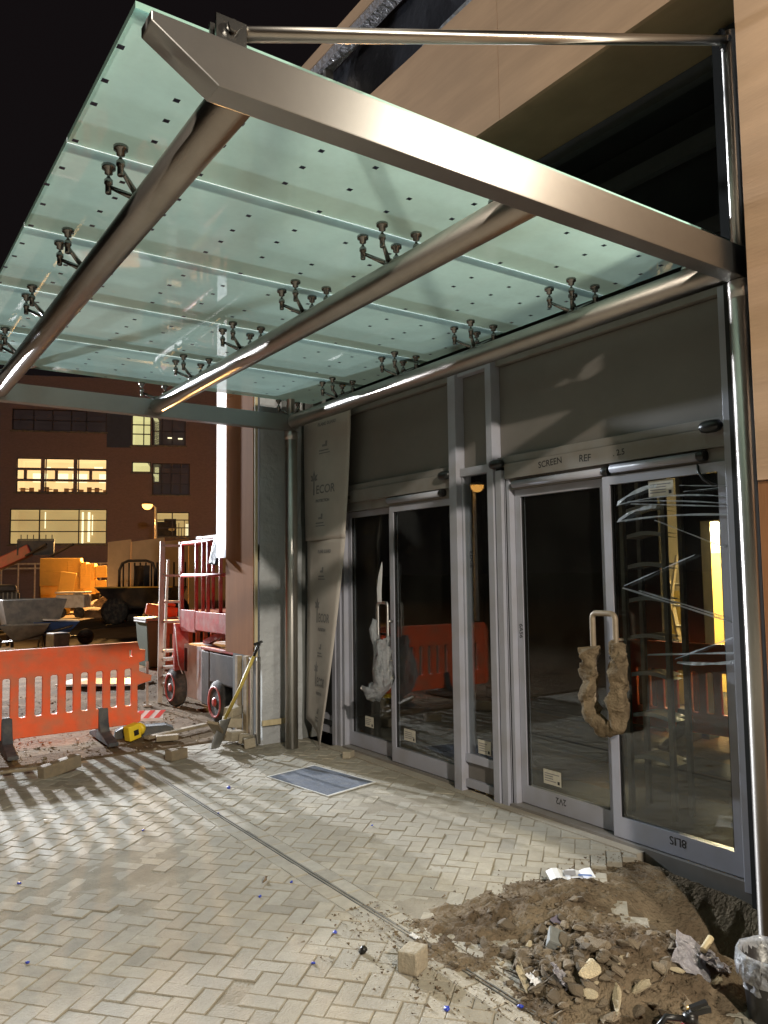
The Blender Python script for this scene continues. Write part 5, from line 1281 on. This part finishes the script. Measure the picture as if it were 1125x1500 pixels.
b = MB(); b.tube([f0+Vector((-.018, .01, .142)), f0+Vector((-.06, .045, .145)), f0+Vector((-.085, .055, .12)), f0+Vector((-.088, .05, .06)), f0+Vector((-.07, .03, .0))], .010, 10); b.build('hose', black, fe)
b = MB(); b.lathe(f0+Vector((.03, .015, .148)), [(.014, 0), (.016, .01), (.004, .018)], 12); b.build('gauge', mat('amber gauge', (.5, .28, .03), .3), fe)

# ------------------------------------------------------------------ LIGHT
W = bpy.data.worlds.new('World'); S.world = W; W.use_nodes = True
bg = W.node_tree.nodes['Background']; bg.inputs[0].default_value = (.0060, .0046, .0050, 1); bg.inputs[1].default_value = 1.0

def spot(name, loc, target, power, col, size, blend=.6, radius=.15):
    l = bpy.data.lights.new(name, 'SPOT'); l.energy = power; l.color = col; l.spot_size = size; l.spot_blend = blend; l.shadow_soft_size = radius
    o = bpy.data.objects.new(name, l); C.objects.link(o); o.location = loc
    o.rotation_euler = (Vector(target)-Vector(loc)).to_track_quat('-Z', 'Y').to_euler(); return o
spot('floodlight_near', (1.55, 16.0, 4.80), (2.5, 4.6, 2.7), 7600, (.84, .92, 1.0), R(64), 1.0, .10)
spot('floodlight_far', (1.62, 26.0, 4.45), (1.8, 5.2, 0), 29000, (.95, .96, 1.0), R(50), 1.0, .12)
spot('streetlight_behind', (-1.8, -10.0, 7.0), (2.0, 4.0, 1.5), 6500, (1., .90, .76), R(85), .5, .16)
spot('wall_floodlight', (3.03, .10, 4.10), (1.9, 2.6, 1.2), 385, (1., .91, .74), R(140), .6, .10)
def pt(name, loc, power, col, radius):
    l = bpy.data.lights.new(name, 'POINT'); l.energy = power; l.color = col; l.shadow_soft_size = radius
    o = bpy.data.objects.new(name, l); C.objects.link(o); o.location = loc; return o
spot('street_lamp_light', tuple(lp - ex*.42 + Vector((0, 0, 4.50))), (7.2, 29.5, 0), 24000, (1., .54, .18), R(112), .5, .12)
spot('street_lamp_light_second', (-8.85, 18.48, 3.8), (4.0, 21.0, 0), 2800, (1., .56, .22), R(84), .7, .12)
pt('room_lamp_light', (8.35, 5.30, 2.16), 700, (1., .80, .45), .12)

# ------------------------------------------------------------------ render settings
S.render.engine = 'CYCLES'
S.view_settings.view_transform = 'Standard'; S.view_settings.look = 'None'; S.view_settings.exposure = 0; S.view_settings.gamma = 1
S.cycles.max_bounces = 8; S.cycles.transparent_max_bounces = 16; S.cycles.caustics_reflective = False; S.cycles.caustics_refractive = False
S.cycles.sample_clamp_indirect = 6
for o in bpy.data.objects:
    if '_loc' in o: del o['_loc']
